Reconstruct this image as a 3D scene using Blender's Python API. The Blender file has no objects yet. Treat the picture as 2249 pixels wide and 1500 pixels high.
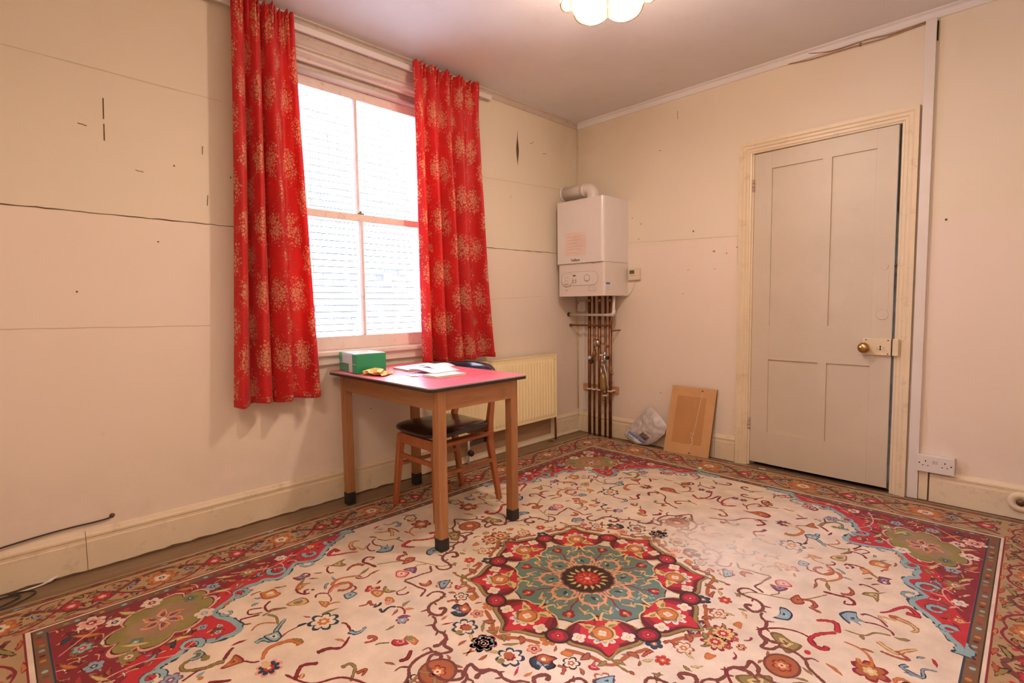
import bpy, bmesh, math, random
from math import sin, cos, pi, radians, sqrt, atan2, hypot
from mathutils import Vector, Matrix, Euler

SC = bpy.context.scene
COL = SC.collection
random.seed(7)

# ------------------------------------------------------------------ camera
def setup_camera():
    f_px, pitch, yaw, roll = 1146.375, 0.069262, 0.787886, -0.012379
    fw = Vector((-sin(yaw)*cos(pitch), cos(yaw)*cos(pitch), -sin(pitch)))
    r = Vector((cos(yaw), sin(yaw), 0)); u = r.cross(fw)
    r2 = r*cos(roll)+u*sin(roll); u2 = -r*sin(roll)+u*cos(roll)
    cd = bpy.data.cameras.new('camera'); cam = bpy.data.objects.new('camera', cd); COL.objects.link(cam)
    cd.sensor_width = 36; cd.sensor_fit = 'HORIZONTAL'; cd.lens = 36*f_px/2249
    cd.clip_start = 0.05; cd.clip_end = 100
    m = Matrix((r2, u2, -fw)).transposed().to_4x4(); m.translation = Vector((2.852645, -3.660639, 1.12))
    cam.matrix_world = m
    SC.camera = cam
setup_camera()

# ------------------------------------------------------------------ light and exposure
SC.view_settings.view_transform = 'Standard'; SC.view_settings.look = 'None'
SC.view_settings.gamma = 1.0; SC.view_settings.use_curve_mapping = False
SC.view_settings.exposure = 0.06
LAMP_POWER, LAMP_COL = 49.0, (1.0, 0.75, 0.58)
FILL_POWER = 36.0          # added warm fill light, unseen behind the camera
SKY_STRENGTH, SKY_COL = 88.0, (0.60, 0.70, 1.0)
w = bpy.data.worlds.new('sky'); SC.world = w; w.use_nodes = True
w.node_tree.nodes['Background'].inputs[0].default_value = (*SKY_COL, 1)
w.node_tree.nodes['Background'].inputs[1].default_value = SKY_STRENGTH

fl_d = bpy.data.lights.new('fill_light', 'AREA'); fl_d.shape = 'DISK'; fl_d.size = 0.5; fl_d.energy = FILL_POWER; fl_d.color = LAMP_COL
fl_o = bpy.data.objects.new('fill_light', fl_d); COL.objects.link(fl_o); fl_o.location = (2.45, -4.0, 2.62)
fl_o.rotation_euler = (0.0, radians(-12), 0.0)   # added fill, aimed roughly down from ceiling height

# ------------------------------------------------------------------ materials
MATS = {}
def nodes_of(name):
    m = bpy.data.materials.new(name); m.use_nodes = True
    nt = m.node_tree; b = nt.nodes['Principled BSDF']
    return m, nt, b
def N(nt, t, **kw):
    n = nt.nodes.new(t)
    for k, v in kw.items():
        if k.startswith('i_'):
            key = k[2:]
            n.inputs[int(key) if key.isdigit() else key.replace('_', ' ')].default_value = v
        else: setattr(n, k, v)
    return n
def mixc(nt, fac, a, b, mode='MIX'):
    n = nt.nodes.new('ShaderNodeMix'); n.data_type = 'RGBA'; n.blend_type = mode
    for s, v in ((0, fac), (6, a), (7, b)):
        if isinstance(v, bpy.types.NodeSocket): nt.links.new(v, n.inputs[s])
        elif s == 0: n.inputs[0].default_value = v
        else: n.inputs[s].default_value = (*v[:3], 1)
    return n.outputs[2]
def mth(nt, op, a, b=None, c=None, clamp=False):
    n = nt.nodes.new('ShaderNodeMath'); n.operation = op; n.use_clamp = clamp
    for i, v in enumerate((a, b, c)):
        if v is None: continue
        if isinstance(v, bpy.types.NodeSocket): nt.links.new(v, n.inputs[i])
        else: n.inputs[i].default_value = v
    return n.outputs[0]
def noise(nt, vec, scale, detail=3, rough=0.55, stretch=None):
    if stretch:
        mp = N(nt, 'ShaderNodeMapping'); mp.inputs['Scale'].default_value = stretch
        nt.links.new(vec, mp.inputs[0]); vec = mp.outputs[0]
    n = N(nt, 'ShaderNodeTexNoise'); n.inputs['Scale'].default_value = scale
    n.inputs['Detail'].default_value = detail; n.inputs['Roughness'].default_value = rough
    nt.links.new(vec, n.inputs['Vector']); return n.outputs['Fac']
def ramp(nt, fac, lo, hi):
    n = N(nt, 'ShaderNodeMapRange'); n.clamp = True
    n.inputs[1].default_value = lo; n.inputs[2].default_value = hi
    nt.links.new(fac, n.inputs[0]); return n.outputs[0]
def bump(nt, b, h, strength, dist=0.002):
    n = N(nt, 'ShaderNodeBump'); n.inputs['Strength'].default_value = strength; n.inputs['Distance'].default_value = dist
    nt.links.new(h, n.inputs['Height']); nt.links.new(n.outputs[0], b.inputs['Normal'])
def mat(name, col, rough=0.6, var=0.08, scale=6, bmp=0.05, bscale=60, metal=0, dirt=None, coat=0, spec=None, stretch=None):
    """painted / plain surface with soft colour variation, optional dirt and relief"""
    if name in MATS: return MATS[name]
    m, nt, b = nodes_of(name)
    tc = N(nt, 'ShaderNodeTexCoord').outputs['Object']
    n1 = noise(nt, tc, scale, 4, 0.6, stretch)
    c = mixc(nt, ramp(nt, n1, 0.3, 0.7), tuple(x*(1-var) for x in col), tuple(min(1, x*(1+var)) for x in col))
    if dirt:
        n2 = noise(nt, tc, scale*3.1, 6, 0.7, stretch)
        c = mixc(nt, mth(nt, 'MULTIPLY', ramp(nt, n2, 0.56, 0.74), dirt[1]), c, dirt[0])
    nt.links.new(c, b.inputs['Base Color'])
    b.inputs['Roughness'].default_value = rough; b.inputs['Metallic'].default_value = metal
    if spec is not None: b.inputs['Specular IOR Level'].default_value = spec
    if coat: b.inputs['Coat Weight'].default_value = coat; b.inputs['Coat Roughness'].default_value = 0.1
    if bmp: bump(nt, b, noise(nt, tc, bscale, 4, 0.6, stretch), bmp)
    MATS[name] = m; return m

def wall_mat(name, upper, lower, zsplit, paint_over=None):
    m, nt, b = nodes_of(name)
    tc = N(nt, 'ShaderNodeTexCoord').outputs['Object']
    sep = N(nt, 'ShaderNodeSeparateXYZ'); nt.links.new(tc, sep.inputs[0])
    wob = noise(nt, tc, 3, 2)
    z = mth(nt, 'ADD', sep.outputs[2], mth(nt, 'MULTIPLY', wob, 0.012))
    fac = ramp(nt, z, zsplit, zsplit+0.012)
    c = mixc(nt, fac, lower, upper)
    # slow mottling, yellowed patches, vertical lining-paper streaks
    big = ramp(nt, noise(nt, tc, 1.1, 3, 0.5), 0.35, 0.7)
    c = mixc(nt, mth(nt, 'MULTIPLY', big, 0.35), c, (upper[0]*0.98, upper[1]*0.95, upper[2]*0.86))
    st = ramp(nt, noise(nt, tc, 1.6, 2, 0.5, (1, 1, 0.12)), 0.4, 0.7)
    c = mixc(nt, mth(nt, 'MULTIPLY', st, 0.18), c, (lower[0]*0.97, lower[1]*0.93, lower[2]*0.95))
    fine = ramp(nt, noise(nt, tc, 22, 6, 0.75), 0.62, 0.80)
    c = mixc(nt, mth(nt, 'MULTIPLY', fine, 0.22), c, (0.42, 0.30, 0.20))
    # grime along the skirting
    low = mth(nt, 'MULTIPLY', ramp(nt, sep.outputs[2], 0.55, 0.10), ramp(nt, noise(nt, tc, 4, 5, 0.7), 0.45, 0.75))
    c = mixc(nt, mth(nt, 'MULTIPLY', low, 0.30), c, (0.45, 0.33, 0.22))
    # brown tint growing towards the cornice and the room corner
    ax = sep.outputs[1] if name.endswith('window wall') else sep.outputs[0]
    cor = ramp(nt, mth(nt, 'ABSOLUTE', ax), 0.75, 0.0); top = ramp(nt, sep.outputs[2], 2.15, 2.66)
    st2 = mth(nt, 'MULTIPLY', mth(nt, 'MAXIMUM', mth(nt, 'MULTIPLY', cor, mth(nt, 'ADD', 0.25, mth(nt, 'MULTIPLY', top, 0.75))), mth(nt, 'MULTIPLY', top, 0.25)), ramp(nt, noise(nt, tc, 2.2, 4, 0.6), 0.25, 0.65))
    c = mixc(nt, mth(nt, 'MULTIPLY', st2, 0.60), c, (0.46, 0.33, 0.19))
    nt.links.new(c, b.inputs['Base Color']); b.inputs['Roughness'].default_value = 0.62
    b.inputs['Specular IOR Level'].default_value = 0.3
    h = mth(nt, 'ADD', noise(nt, tc, 3.0, 3), mth(nt, 'MULTIPLY', noise(nt, tc, 45, 4), 0.12))
    bump(nt, b, h, 0.35, 0.012)
    MATS[name] = m; return m

def wood_mat(name, c1, c2, axis='X', rough=0.45, rings=14, dirt=0.3):
    m, nt, b = nodes_of(name)
    tc = N(nt, 'ShaderNodeTexCoord').outputs['Object']
    s = {'X': (0.08, 1, 1), 'Y': (1, 0.08, 1), 'Z': (1, 1, 0.08)}[axis]
    n1 = noise(nt, tc, rings, 5, 0.65, s); n2 = noise(nt, tc, rings*9, 3, 0.6, s)
    c = mixc(nt, ramp(nt, n1, 0.35, 0.68), c1, c2)
    c = mixc(nt, mth(nt, 'MULTIPLY', ramp(nt, n2, 0.5, 0.75), 0.45), c, tuple(x*0.55 for x in c1))
    c = mixc(nt, mth(nt, 'MULTIPLY', ramp(nt, noise(nt, tc, 7, 6, 0.75), 0.58, 0.75), dirt), c, (0.06, 0.03, 0.015))
    nt.links.new(c, b.inputs['Base Color']); b.inputs['Roughness'].default_value = rough
    bump(nt, b, n2, 0.15, 0.001)
    MATS[name] = m; return m

# ------------------------------------------------------------------ mesh helpers
class MB:
    """collects shapes and links them as ONE mesh object"""
    def __init__(s): s.v = []; s.f = []; s.m = []; s.sm = []
    def add(s, vs, fs, mi=0, smooth=False):
        o = len(s.v); s.v += [tuple(v) for v in vs]
        for f in fs: s.f.append(tuple(i+o for i in f)); s.m.append(mi); s.sm.append(smooth)
        return s
    def bm(s, bmh, mi=0, smooth=False, mx=None):
        bmh.verts.ensure_lookup_table(); bmh.verts.index_update()
        vs = [(mx @ v.co) if mx else v.co.copy() for v in bmh.verts]
        s.add(vs, [[v.index for v in f.verts] for f in bmh.faces], mi, smooth); bmh.free(); return s
    def box(s, x0, x1, y0, y1, z0, z1, bev=0.0, mi=0, mx=None, seg=2):
        x0, x1 = sorted((x0, x1)); y0, y1 = sorted((y0, y1)); z0, z1 = sorted((z0, z1))
        b = bmesh.new(); bmesh.ops.create_cube(b, size=1)
        for v in b.verts: v.co = Vector(((x0+x1)/2+v.co.x*(x1-x0), (y0+y1)/2+v.co.y*(y1-y0), (z0+z1)/2+v.co.z*(z1-z0)))
        if bev: bmesh.ops.bevel(b, geom=list(b.edges), offset=bev, segments=seg, profile=0.5, affect='EDGES')
        return s.bm(b, mi, False, mx)
    def tube(s, pts, r, n=10, mi=0, cap=True, smooth=True):
        pts = [Vector(p) for p in pts]; rs = r if isinstance(r, (list, tuple)) else [r]*len(pts)
        rings = []; prev = None
        for i, p in enumerate(pts):
            a = pts[max(i-1, 0)]; c = pts[min(i+1, len(pts)-1)]; t = (c-a)
            if t.length < 1e-9: t = Vector((0, 0, 1))
            t.normalize()
            if prev is None: prev = t.orthogonal().normalized()
            prev = (prev - t*prev.dot(t))
            prev = prev.normalized() if prev.length > 1e-6 else t.orthogonal().normalized()
            bn = t.cross(prev)
            rings.append([p+(prev*cos(2*pi*k/n)+bn*sin(2*pi*k/n))*rs[i] for k in range(n)])
        vs = [v for rg in rings for v in rg]; fs = []
        for i in range(len(rings)-1):
            for k in range(n): fs.append((i*n+k, i*n+(k+1) % n, (i+1)*n+(k+1) % n, (i+1)*n+k))
        if cap: fs.append(tuple(range(n-1, -1, -1))); fs.append(tuple((len(rings)-1)*n+k for k in range(n)))
        return s.add(vs, fs, mi, smooth)
    def lathe(s, prof, origin=(0, 0, 0), axis=(0, 0, 1), n=24, mi=0, smooth=True):
        o = Vector(origin); ax = Vector(axis).normalized(); a = ax.orthogonal().normalized(); b = ax.cross(a)
        vs = []; fs = []
        for (r, h) in prof:
            for k in range(n): vs.append(o+ax*h+(a*cos(2*pi*k/n)+b*sin(2*pi*k/n))*max(r, 1e-5))
        for i in range(len(prof)-1):
            for k in range(n): fs.append((i*n+k, i*n+(k+1) % n, (i+1)*n+(k+1) % n, (i+1)*n+k))
        fs.append(tuple(range(n-1, -1, -1))); fs.append(tuple((len(prof)-1)*n+k for k in range(n)))
        return s.add(vs, fs, mi, smooth)
    def prism(s, poly, axis, a, b, mi=0):
        """poly: 2D outline; axis: extrusion axis, poly coords are the two other axes in order"""
        def P(u, v, t): return {'x': (t, u, v), 'y': (u, t, v), 'z': (u, v, t)}[axis]
        n = len(poly); vs = [P(u, v, a) for u, v in poly]+[P(u, v, b) for u, v in poly]
        fs = [tuple(range(n)), tuple(range(2*n-1, n-1, -1))]+[(i, (i+1) % n, n+(i+1) % n, n+i) for i in range(n)]
        return s.add(vs, fs, mi)
    def grid(s, fn, nu, nv, mi=0, smooth=True, closed=False):
        vs = [fn(i/nu, j/nv) for j in range(nv+1) for i in range(nu+1)]
        fs = [(j*(nu+1)+i, j*(nu+1)+i+1, (j+1)*(nu+1)+i+1, (j+1)*(nu+1)+i) for j in range(nv) for i in range(nu)]
        return s.add(vs, fs, mi, smooth)
    def build(s, name, mats, parent=None, loc=(0, 0, 0), fix=True, kind=None, label=None):
        me = bpy.data.meshes.new(name)
        lo = Vector(loc)
        me.from_pydata([tuple(Vector(v)-lo) for v in s.v], [], s.f); 
        if fix:
            b = bmesh.new(); b.from_mesh(me); bmesh.ops.recalc_face_normals(b, faces=b.faces); b.to_mesh(me); b.free()
        ms = mats if isinstance(mats, (list, tuple)) else [mats]
        for m in ms: me.materials.append(m)
        if len(s.m) == len(me.polygons):
            me.polygons.foreach_set('material_index', s.m); me.polygons.foreach_set('use_smooth', s.sm)
        me.update()
        o = bpy.data.objects.new(name, me); COL.objects.link(o)
        if parent is not None:
            o.parent = parent; base = world_loc(parent); o.location = lo-base
        else: o.location = lo
        if kind: o['kind'] = kind
        if label: o['label'] = label
        return o
def world_loc(o):
    v = Vector((0, 0, 0))
    while o is not None: v += o.location; o = o.parent
    return v
def thing(name, label, cat, loc=(0, 0, 0), group=None):
    o = bpy.data.objects.new(name, None); COL.objects.link(o); o.location = loc; o.empty_display_size = 0.05
    o['label'] = label; o['category'] = cat
    if group: o['group'] = group
    return o
def tag(o, label, cat, group=None):
    o['label'] = label; o['category'] = cat
    if group: o['group'] = group
    return o
def struct(name, loc=(0, 0, 0)):
    o = bpy.data.objects.new(name, None); COL.objects.link(o); o.location = loc; o['kind'] = 'structure'; return o
def spline(pts, n=6, closed=False):
    """Catmull-Rom through points of any dimension"""
    P = [tuple(p) for p in pts]; L = len(P); out = []
    if L < 3 and not closed: return P
    rng = range(L) if closed else range(L-1)
    for i in rng:
        if closed: p0, p1, p2, p3 = P[(i-1) % L], P[i], P[(i+1) % L], P[(i+2) % L]
        else: p0, p1, p2, p3 = P[max(i-1, 0)], P[i], P[i+1], P[min(i+2, L-1)]
        for k in range(n):
            t = k/n
            out.append(tuple(0.5*((2*b)+(c-a)*t+(2*a-5*b+4*c-d)*t*t+(3*b-a-3*c+d)*t**3) for a, b, c, d in zip(p0, p1, p2, p3)))
    if not closed: out.append(P[-1])
    return out
def text_mesh(body, size, mx, material, parent, name='lettering', ext=0.0004, bold=False):
    cu = bpy.data.curves.new('lettering', 'FONT'); cu.body = body; cu.size = size; cu.extrude = ext
    cu.align_x = 'CENTER'; cu.align_y = 'CENTER'; cu.resolution_u = 3
    if bold: cu.offset = size*0.02
    tmp = bpy.data.objects.new('tmp_text', cu); COL.objects.link(tmp)
    dg = bpy.context.evaluated_depsgraph_get(); me = bpy.data.meshes.new_from_object(tmp.evaluated_get(dg))
    bpy.data.objects.remove(tmp); me.transform(mx); me.materials.clear(); me.materials.append(material)
    me.transform(Matrix.Translation(-world_loc(parent)))
    o = bpy.data.objects.new(name, me); COL.objects.link(o); o.parent = parent; return o

H = 2.66
XR, YF = 3.40, -4.30      # unseen right and front walls
WY0, WY1, WZ0, WZ1 = -2.56, -1.49, 0.84, 2.51    # window opening

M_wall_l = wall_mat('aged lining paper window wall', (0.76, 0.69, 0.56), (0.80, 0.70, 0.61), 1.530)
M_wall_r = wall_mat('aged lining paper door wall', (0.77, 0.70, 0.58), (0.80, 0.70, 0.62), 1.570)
M_ceil = mat('yellowed ceiling paint', (0.75, 0.73, 0.74), 0.8, 0.05, 1.2, 0.2, 2.0, dirt=((0.45, 0.35, 0.25), 0.15))
M_cream = mat('cream gloss paint', (0.73, 0.62, 0.45), 0.38, 0.05, 5, 0.12, 30, dirt=((0.30, 0.18, 0.09), 0.35))
M_door = mat('cream door paint', (0.60, 0.53, 0.43), 0.42, 0.04, 3, 0.10, 30, dirt=((0.40, 0.28, 0.18), 0.12))
M_pink = mat('white window paint', (0.78, 0.70, 0.64), 0.35, 0.05, 8, 0.1, 40, dirt=((0.22, 0.13, 0.09), 0.4))
M_head = mat('grubby off-white head paint', (0.56, 0.48, 0.42), 0.5, 0.06, 8, 0.1, 40, dirt=((0.22, 0.13, 0.09), 0.4))
M_white = mat('white plastic', (0.72, 0.68, 0.66), 0.35, 0.03, 5, 0.0)
M_dark = mat('dark void', (0.015, 0.012, 0.01), 0.9, 0.2, 8, 0.0)
M_crack = mat('open crack in paper', (0.13, 0.075, 0.04), 0.9, 0.2, 30, 0.0)
M_black = mat('black rubber', (0.018, 0.017, 0.016), 0.5, 0.2, 20, 0.1, dirt=((0.12, 0.12, 0.12), 0.4))

# ------------------------------------------------------------------ room shell
floor_m = wood_mat('old brown floor covering', (0.17, 0.105, 0.058), (0.29, 0.19, 0.10), 'Y', 0.5, 5, 0.55)
b = MB().box(0, XR, YF, 0, -0.1, 0)
o = b.build('floor', floor_m); o['kind'] = 'structure'
o = MB().box(-0.02, XR, YF, 0.02, H, H+0.1).build('ceiling', M_ceil); o['kind'] = 'structure'
T = 0.32
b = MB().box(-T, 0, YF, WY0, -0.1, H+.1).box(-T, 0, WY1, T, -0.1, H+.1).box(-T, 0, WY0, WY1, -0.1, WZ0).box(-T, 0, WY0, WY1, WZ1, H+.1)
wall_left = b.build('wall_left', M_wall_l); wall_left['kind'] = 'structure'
DX0, DX1, DZ = 1.475, 2.292, 2.108
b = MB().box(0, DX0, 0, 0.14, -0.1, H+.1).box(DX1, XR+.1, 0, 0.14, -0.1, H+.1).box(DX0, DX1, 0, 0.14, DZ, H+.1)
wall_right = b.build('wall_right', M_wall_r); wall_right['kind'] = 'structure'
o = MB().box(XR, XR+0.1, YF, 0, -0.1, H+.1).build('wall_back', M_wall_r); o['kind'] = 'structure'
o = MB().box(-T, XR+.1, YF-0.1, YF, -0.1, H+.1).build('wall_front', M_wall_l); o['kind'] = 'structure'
# dark hall behind the ajar door
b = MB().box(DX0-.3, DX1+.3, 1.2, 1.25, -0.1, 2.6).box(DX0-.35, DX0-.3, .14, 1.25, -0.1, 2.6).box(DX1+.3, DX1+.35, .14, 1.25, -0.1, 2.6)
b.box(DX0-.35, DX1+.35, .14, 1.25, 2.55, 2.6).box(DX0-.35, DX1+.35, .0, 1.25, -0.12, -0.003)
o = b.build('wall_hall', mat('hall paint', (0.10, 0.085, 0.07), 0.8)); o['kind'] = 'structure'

# cracks, tears and nail holes are pieces of the wall they belong to
def crack_y(pts, w, name='crack', plane='x', m=None, par=None):
    """thin sliver lying on a wall; pts (along, z)"""
    n = len(pts); vs = []; fs = []
    for i, (a, z) in enumerate(pts):
        j = min(i+1, n-1); k = max(i-1, 0)
        dx, dz = pts[j][0]-pts[k][0], pts[j][1]-pts[k][1]; L = hypot(dx, dz) or 1
        ww = w if not callable(w) else w(i/(n-1))
        nx, nz = -dz/L*ww/2, dx/L*ww/2
        for s_, d in ((-1, 0.0015), (1, 0.0015)):
            if plane == 'x': vs.append((d, a+s_*nx, z+s_*nz))
            else: vs.append((a+s_*nx, -d, z+s_*nz))
    for i in range(n-1): fs.append((2*i, 2*i+1, 2*i+3, 2*i+2))
    return MB().add(vs, fs).build(name, m or M_crack, par, fix=False)
def jag(a0, z0, a1, z1, n, j, rnd=random):
    return [(a0+(a1-a0)*i/n, z0+(z1-z0)*i/n+rnd.uniform(-j, j)) for i in range(n+1)]
crack_y(jag(-4.25, 1.545, -2.60, 1.527, 60, 0.0018), lambda t: 0.0025+0.003*abs(sin(t*37)*sin(t*11)), par=wall_left)
crack_y(jag(-1.22, 1.541, -0.02, 1.552, 46, 0.0018), lambda t: 0.0022+0.003*abs(sin(t*29)*sin(t*7+1)), par=wall_left)
crack_y(jag(-3.269, 2.025, -3.272, 1.935, 8, .002), 0.004, par=wall_left)
crack_y(jag(-3.272, 1.915, -3.274, 1.848, 8, .002), 0.004, par=wall_left)
crack_y([(-0.738, 2.19+0.25*t/14) for t in range(15)], lambda t: 0.003+0.034*sin(pi*min(1, t*1.02))**2*(1-t*.55), name='paper_tear', par=wall_left)
M_seam = mat('paper seam edge', (0.55, 0.45, 0.31), 0.8)
crack_y(jag(-1.22, 2.04, -0.05, 2.085, 24, 0.002), 0.0025, name='paper_seam', par=wall_left, m=M_seam)
crack_y(jag(-1.2, 1.16, -0.45, 1.19, 20, 0.002), 0.002, name='paper_seam', par=wall_left, m=M_seam)
crack_y(jag(-4.2, 2.16, -2.8, 2.13, 24, 0.001), 0.002, name='paper_seam', par=wall_left, m=M_seam)
crack_y(jag(-4.25, 1.06, -2.9, 1.04, 24, 0.001), 0.002, name='paper_seam', par=wall_left, m=M_seam)
crack_y(jag(-1.16, 2.53, -1.165, 1.56, 20, 0.0), 0.0018, name='paper_seam', par=wall_left, m=M_seam)
crack_y(jag(0.50, 1.608, 1.385, 1.575, 30, 0.0015), 0.002, name='paper_seam', plane='y', par=wall_right, m=M_seam)
crack_y(jag(1.383, 1.575, 1.385, 1.38, 6, 0), 0.002, name='paper_seam', plane='y', par=wall_right, m=M_seam)
for (y, z, dy, dz) in ((-3.36, 1.90, .03, -.006), (-3.17, 1.74, .03, -.006), (-2.89, 1.62, .004, .05), (-2.9, 1.86, .003, .04), (-.60, 2.38, .045, .018), (-.45, 2.33, .05, .01), (-.82, 1.93, .004, .02)):
    crack_y(jag(y, z, y+dy, z+dz, 4, .002), 0.003, name='scuff', par=wall_left)
for (x, z, dx, dz) in ((.93, 2.53, .002, -.06), (.78, 2.28, .02, -.01), (1.205, 1.486, .02, -.008), (1.02, 1.36, .012, .006), (1.22, 1.36, .01, 0), (.98, 1.19, .012, .004), (.80, .42, .02, .01)):
    crack_y(jag(x, z, x+dx, z+dz, 4, .002), 0.003, name='scuff', plane='y', par=wall_right)
M_nail = mat('nail head', (0.11, 0.06, 0.035), 0.6)
def nail(x, z, r=0.006, plane='y'):
    if plane == 'y': MB().lathe([(r*.4, 0), (r, .002), (r*.8, .005), (.0, .006)], (x, 0, z), (0, -1, 0), 8).build('nail_hole', M_nail, wall_right)
    else: MB().lathe([(r*.4, 0), (r, .002), (r*.8, .005), (.0, .006)], (0, x, z), (1, 0, 0), 8).build('nail_hole', M_nail, wall_left)
for x, z in ((1.063, 1.642), (1.222, 1.488), (1.31, 1.465), (.55, 1.80), (.63, 1.745), (.61, 1.63), (2.49, 1.55), (1.38, 1.50), (1.40, 1.32)): nail(x, z, .006 if x in (1.063, 2.49) else .0035)
for y, z in ((-3.02, 1.785), (-3.1, 1.43), (-2.78, 1.77), (-3.4, 1.2), (-2.05, .50)): nail(y, z, .0035, 'x')

# cornice
cp = [(0, 0), (0.032, 0), (0.030, -0.006), (0.020, -0.010), (0.014, -0.014), (0.012, -0.036), (0.008, -0.044), (0, -0.046)]
o = MB().prism([(x, H+z) for x, z in cp], 'y', YF, 0).build('trim_1', M_head); o['kind'] = 'structure'
o = MB().prism([(-x, H+z) for x, z in cp], 'x', 0, XR).build('trim_2', M_ceil); o['kind'] = 'structure'
# corner bead
o = MB().tube([(0.004, -0.004, 0.2), (0.004, -0.004, H-0.045)], 0.007, 6).build('trim_3', M_cream); o['kind'] = 'structure'

# baseboards
bp = [(0, 0), (0.021, 0), (0.021, 0.125), (0.017, 0.128), (0.017, 0.140), (0.020, 0.144), (0.020, 0.152), (0.012, 0.158), (0.008, 0.168), (0, 0.172)]
bl = struct('baseboard_left')
for y0, y1 in ((YF, -3.43), (-3.428, -0.02)):
    MB().prism([(x, z+0.004) for x, z in bp], 'y', y0, y1).build('board', M_cream, bl)
MB().prism([(0.021, 0.004), (0.030, 0.004), (0.026, 0.022), (0.021, 0.024)], 'y', -1.4, -0.03).build('bead', M_cream, bl)
MB().box(0.0205, 0.026, -1.50, -0.402, 0.052, 0.186).build('bare_board', wood_mat('bare timber patch', (0.34, 0.20, 0.115), (0.42, 0.27, 0.16), 'Y', .7, 4, .2), bl, label='unpainted brown patch below the radiator')
# ragged dark gap at the foot of the left baseboard
gp = []
n = 120
for i in range(n+1):
    y = YF+(0-YF)*i/n; gp.append((y, 0.006+0.006*abs(sin(i*.9)*sin(i*.23))+random.uniform(0, .004)))
vs = []; fs = []
for y, z in gp: vs += [(0.0218, y, 0.0), (0.0218, y, z)]
for i in range(n): fs.append((2*i, 2*i+2, 2*i+3, 2*i+1))
MB().add(vs, fs).build('gap', M_crack, bl, fix=False)
br = struct('baseboard_right')
MB().prism([(-y, z+0.004) for y, z in bp], 'x', 0.02, 1.250).build('board', M_cream, br)
MB().prism([(-y*1.05, z*1.02+0.004) for y, z in bp], 'x', 1.253, 1.394).build('board', M_cream, br)
MB().box(2.421, 2.462, -0.018, 0, 0.004, 0.165, 0.002).build('end_block', M_cream, br)
MB().prism([(-y, z+0.004) for y, z in bp], 'x', 2.470, XR).build('board', M_cream, br)
MB().box(2.4625, 2.4695, -0.01, 0, 0.004, 0.16).build('gap', M_crack, br)
# ------------------------------------------------------------------ window
win = struct('window_1', (0, -2.025, WZ0))
def wb(name, m, *boxes, bev=0.002):
    b = MB()
    for q in boxes: b.box(*q, bev)
    return b.build(name, m, win)
# box frame lining of the opening (sides, head), stops
wb('frame', M_pink, (-0.20, -0.002, WY0, WY0+0.045, WZ0, WZ1), (-0.20, -0.002, WY1-0.045, WY1, WZ0, WZ1), (-0.20, -0.002, WY0, WY1, 2.485, WZ1))
wb('head_panel', M_pink, (-0.125, -0.085, WY0+.04, WY1-.04, 2.425, 2.487))
wb('stop_bead', M_pink, (-0.055, -0.038, WY0+.04, WY0+.058, WZ0+.03, 2.486), (-0.055, -0.038, WY1-.058, WY1-.04, WZ0+.03, 2.486), (-0.055, -0.038, WY0+.04, WY1-.04, 2.470, 2.486))
GY0, GY1 = WY0+0.045, WY1-0.045
def sash(name, x0, x1, z0, z1, top, bot, side, ymid):
    s = MB().box(x0, x1, GY0, GY1, z1-top, z1, .003).box(x0, x1, GY0, GY1, z0, z0+bot, .003)
    s.box(x0, x1, GY0, GY0+side, z0+bot, z1-top, .003).box(x0, x1, GY1-side, GY1, z0+bot, z1-top, .003)
    s = s.build(name, M_pink, win)
    # glazing bar, chamfered
    xm = (x0+x1)/2
    MB().prism([(x0, ymid-.016), (x0+.008, ymid-.016), (x1, ymid-.009), (x1, ymid+.009), (x0+.008, ymid+.016), (x0, ymid+.016)], 'z', z0+bot-.001, z1-top+.001).build('glazing_bar', M_pink, s)
    for ya, yb in ((GY0+side-.004, ymid-.006), (ymid+.006, GY1-side+.004)):
        MB().box(xm-.0015, xm+.0015, ya, yb, z0+bot-.004, z1-top+.004).build('pane', M_glass, s)
    return s
def glass():
    m = bpy.data.materials.new('window glass'); m.use_nodes = True; nt = m.node_tree; nt.nodes.clear()
    out = N(nt, 'ShaderNodeOutputMaterial'); tr = N(nt, 'ShaderNodeBsdfTransparent'); gl = N(nt, 'ShaderNodeBsdfGlossy')
    gl.inputs['Roughness'].default_value = 0.02; tr.inputs[0].default_value = (0.96, 0.97, 0.97, 1)
    fr = N(nt, 'ShaderNodeFresnel'); fr.inputs[0].default_value = 1.3; mx = N(nt, 'ShaderNodeMixShader')
    nt.links.new(fr.outputs[0], mx.inputs[0]); nt.links.new(tr.outputs[0], mx.inputs[1]); nt.links.new(gl.outputs[0], mx.inputs[2])
    nt.links.new(mx.outputs[0], out.inputs[0]); return m
M_glass = glass()
up = sash('upper_sash', -0.145, -0.105, 1.640, 2.425, 0.055, 0.045, 0.045, -2.030)
lo = sash('lower_sash', -0.095, -0.055, 0.872, 1.680, 0.043, 0.078, 0.045, -2.038)
MB().box(-0.078, -0.056, -2.062, -2.018, 1.6805, 1.688, .002).lathe([(.006, 0), (.009, .004), (.006, .012), (.002, .014)], (-0.066, -2.04, 1.687), (0, 0, 1), 10).build('sash_fastener', mat('tarnished brass', (.25, .15, .07), .4, metal=.8), lo)
# stone/wood sill outside, inner window board with nosing, apron
wb('window_board', M_pink, (-0.10, 0.045, WY0-.05, WY1+.05, 0.845, 0.872), bev=.006)
wb('outer_sill', M_pink, (-0.42, -0.146, WY0-.02, WY1+.02, 0.80, 0.860))
wb('bottom_board', M_pink, (0.0, 0.022, WY0-.04, WY1+.04, 0.795, 0.845))
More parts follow.
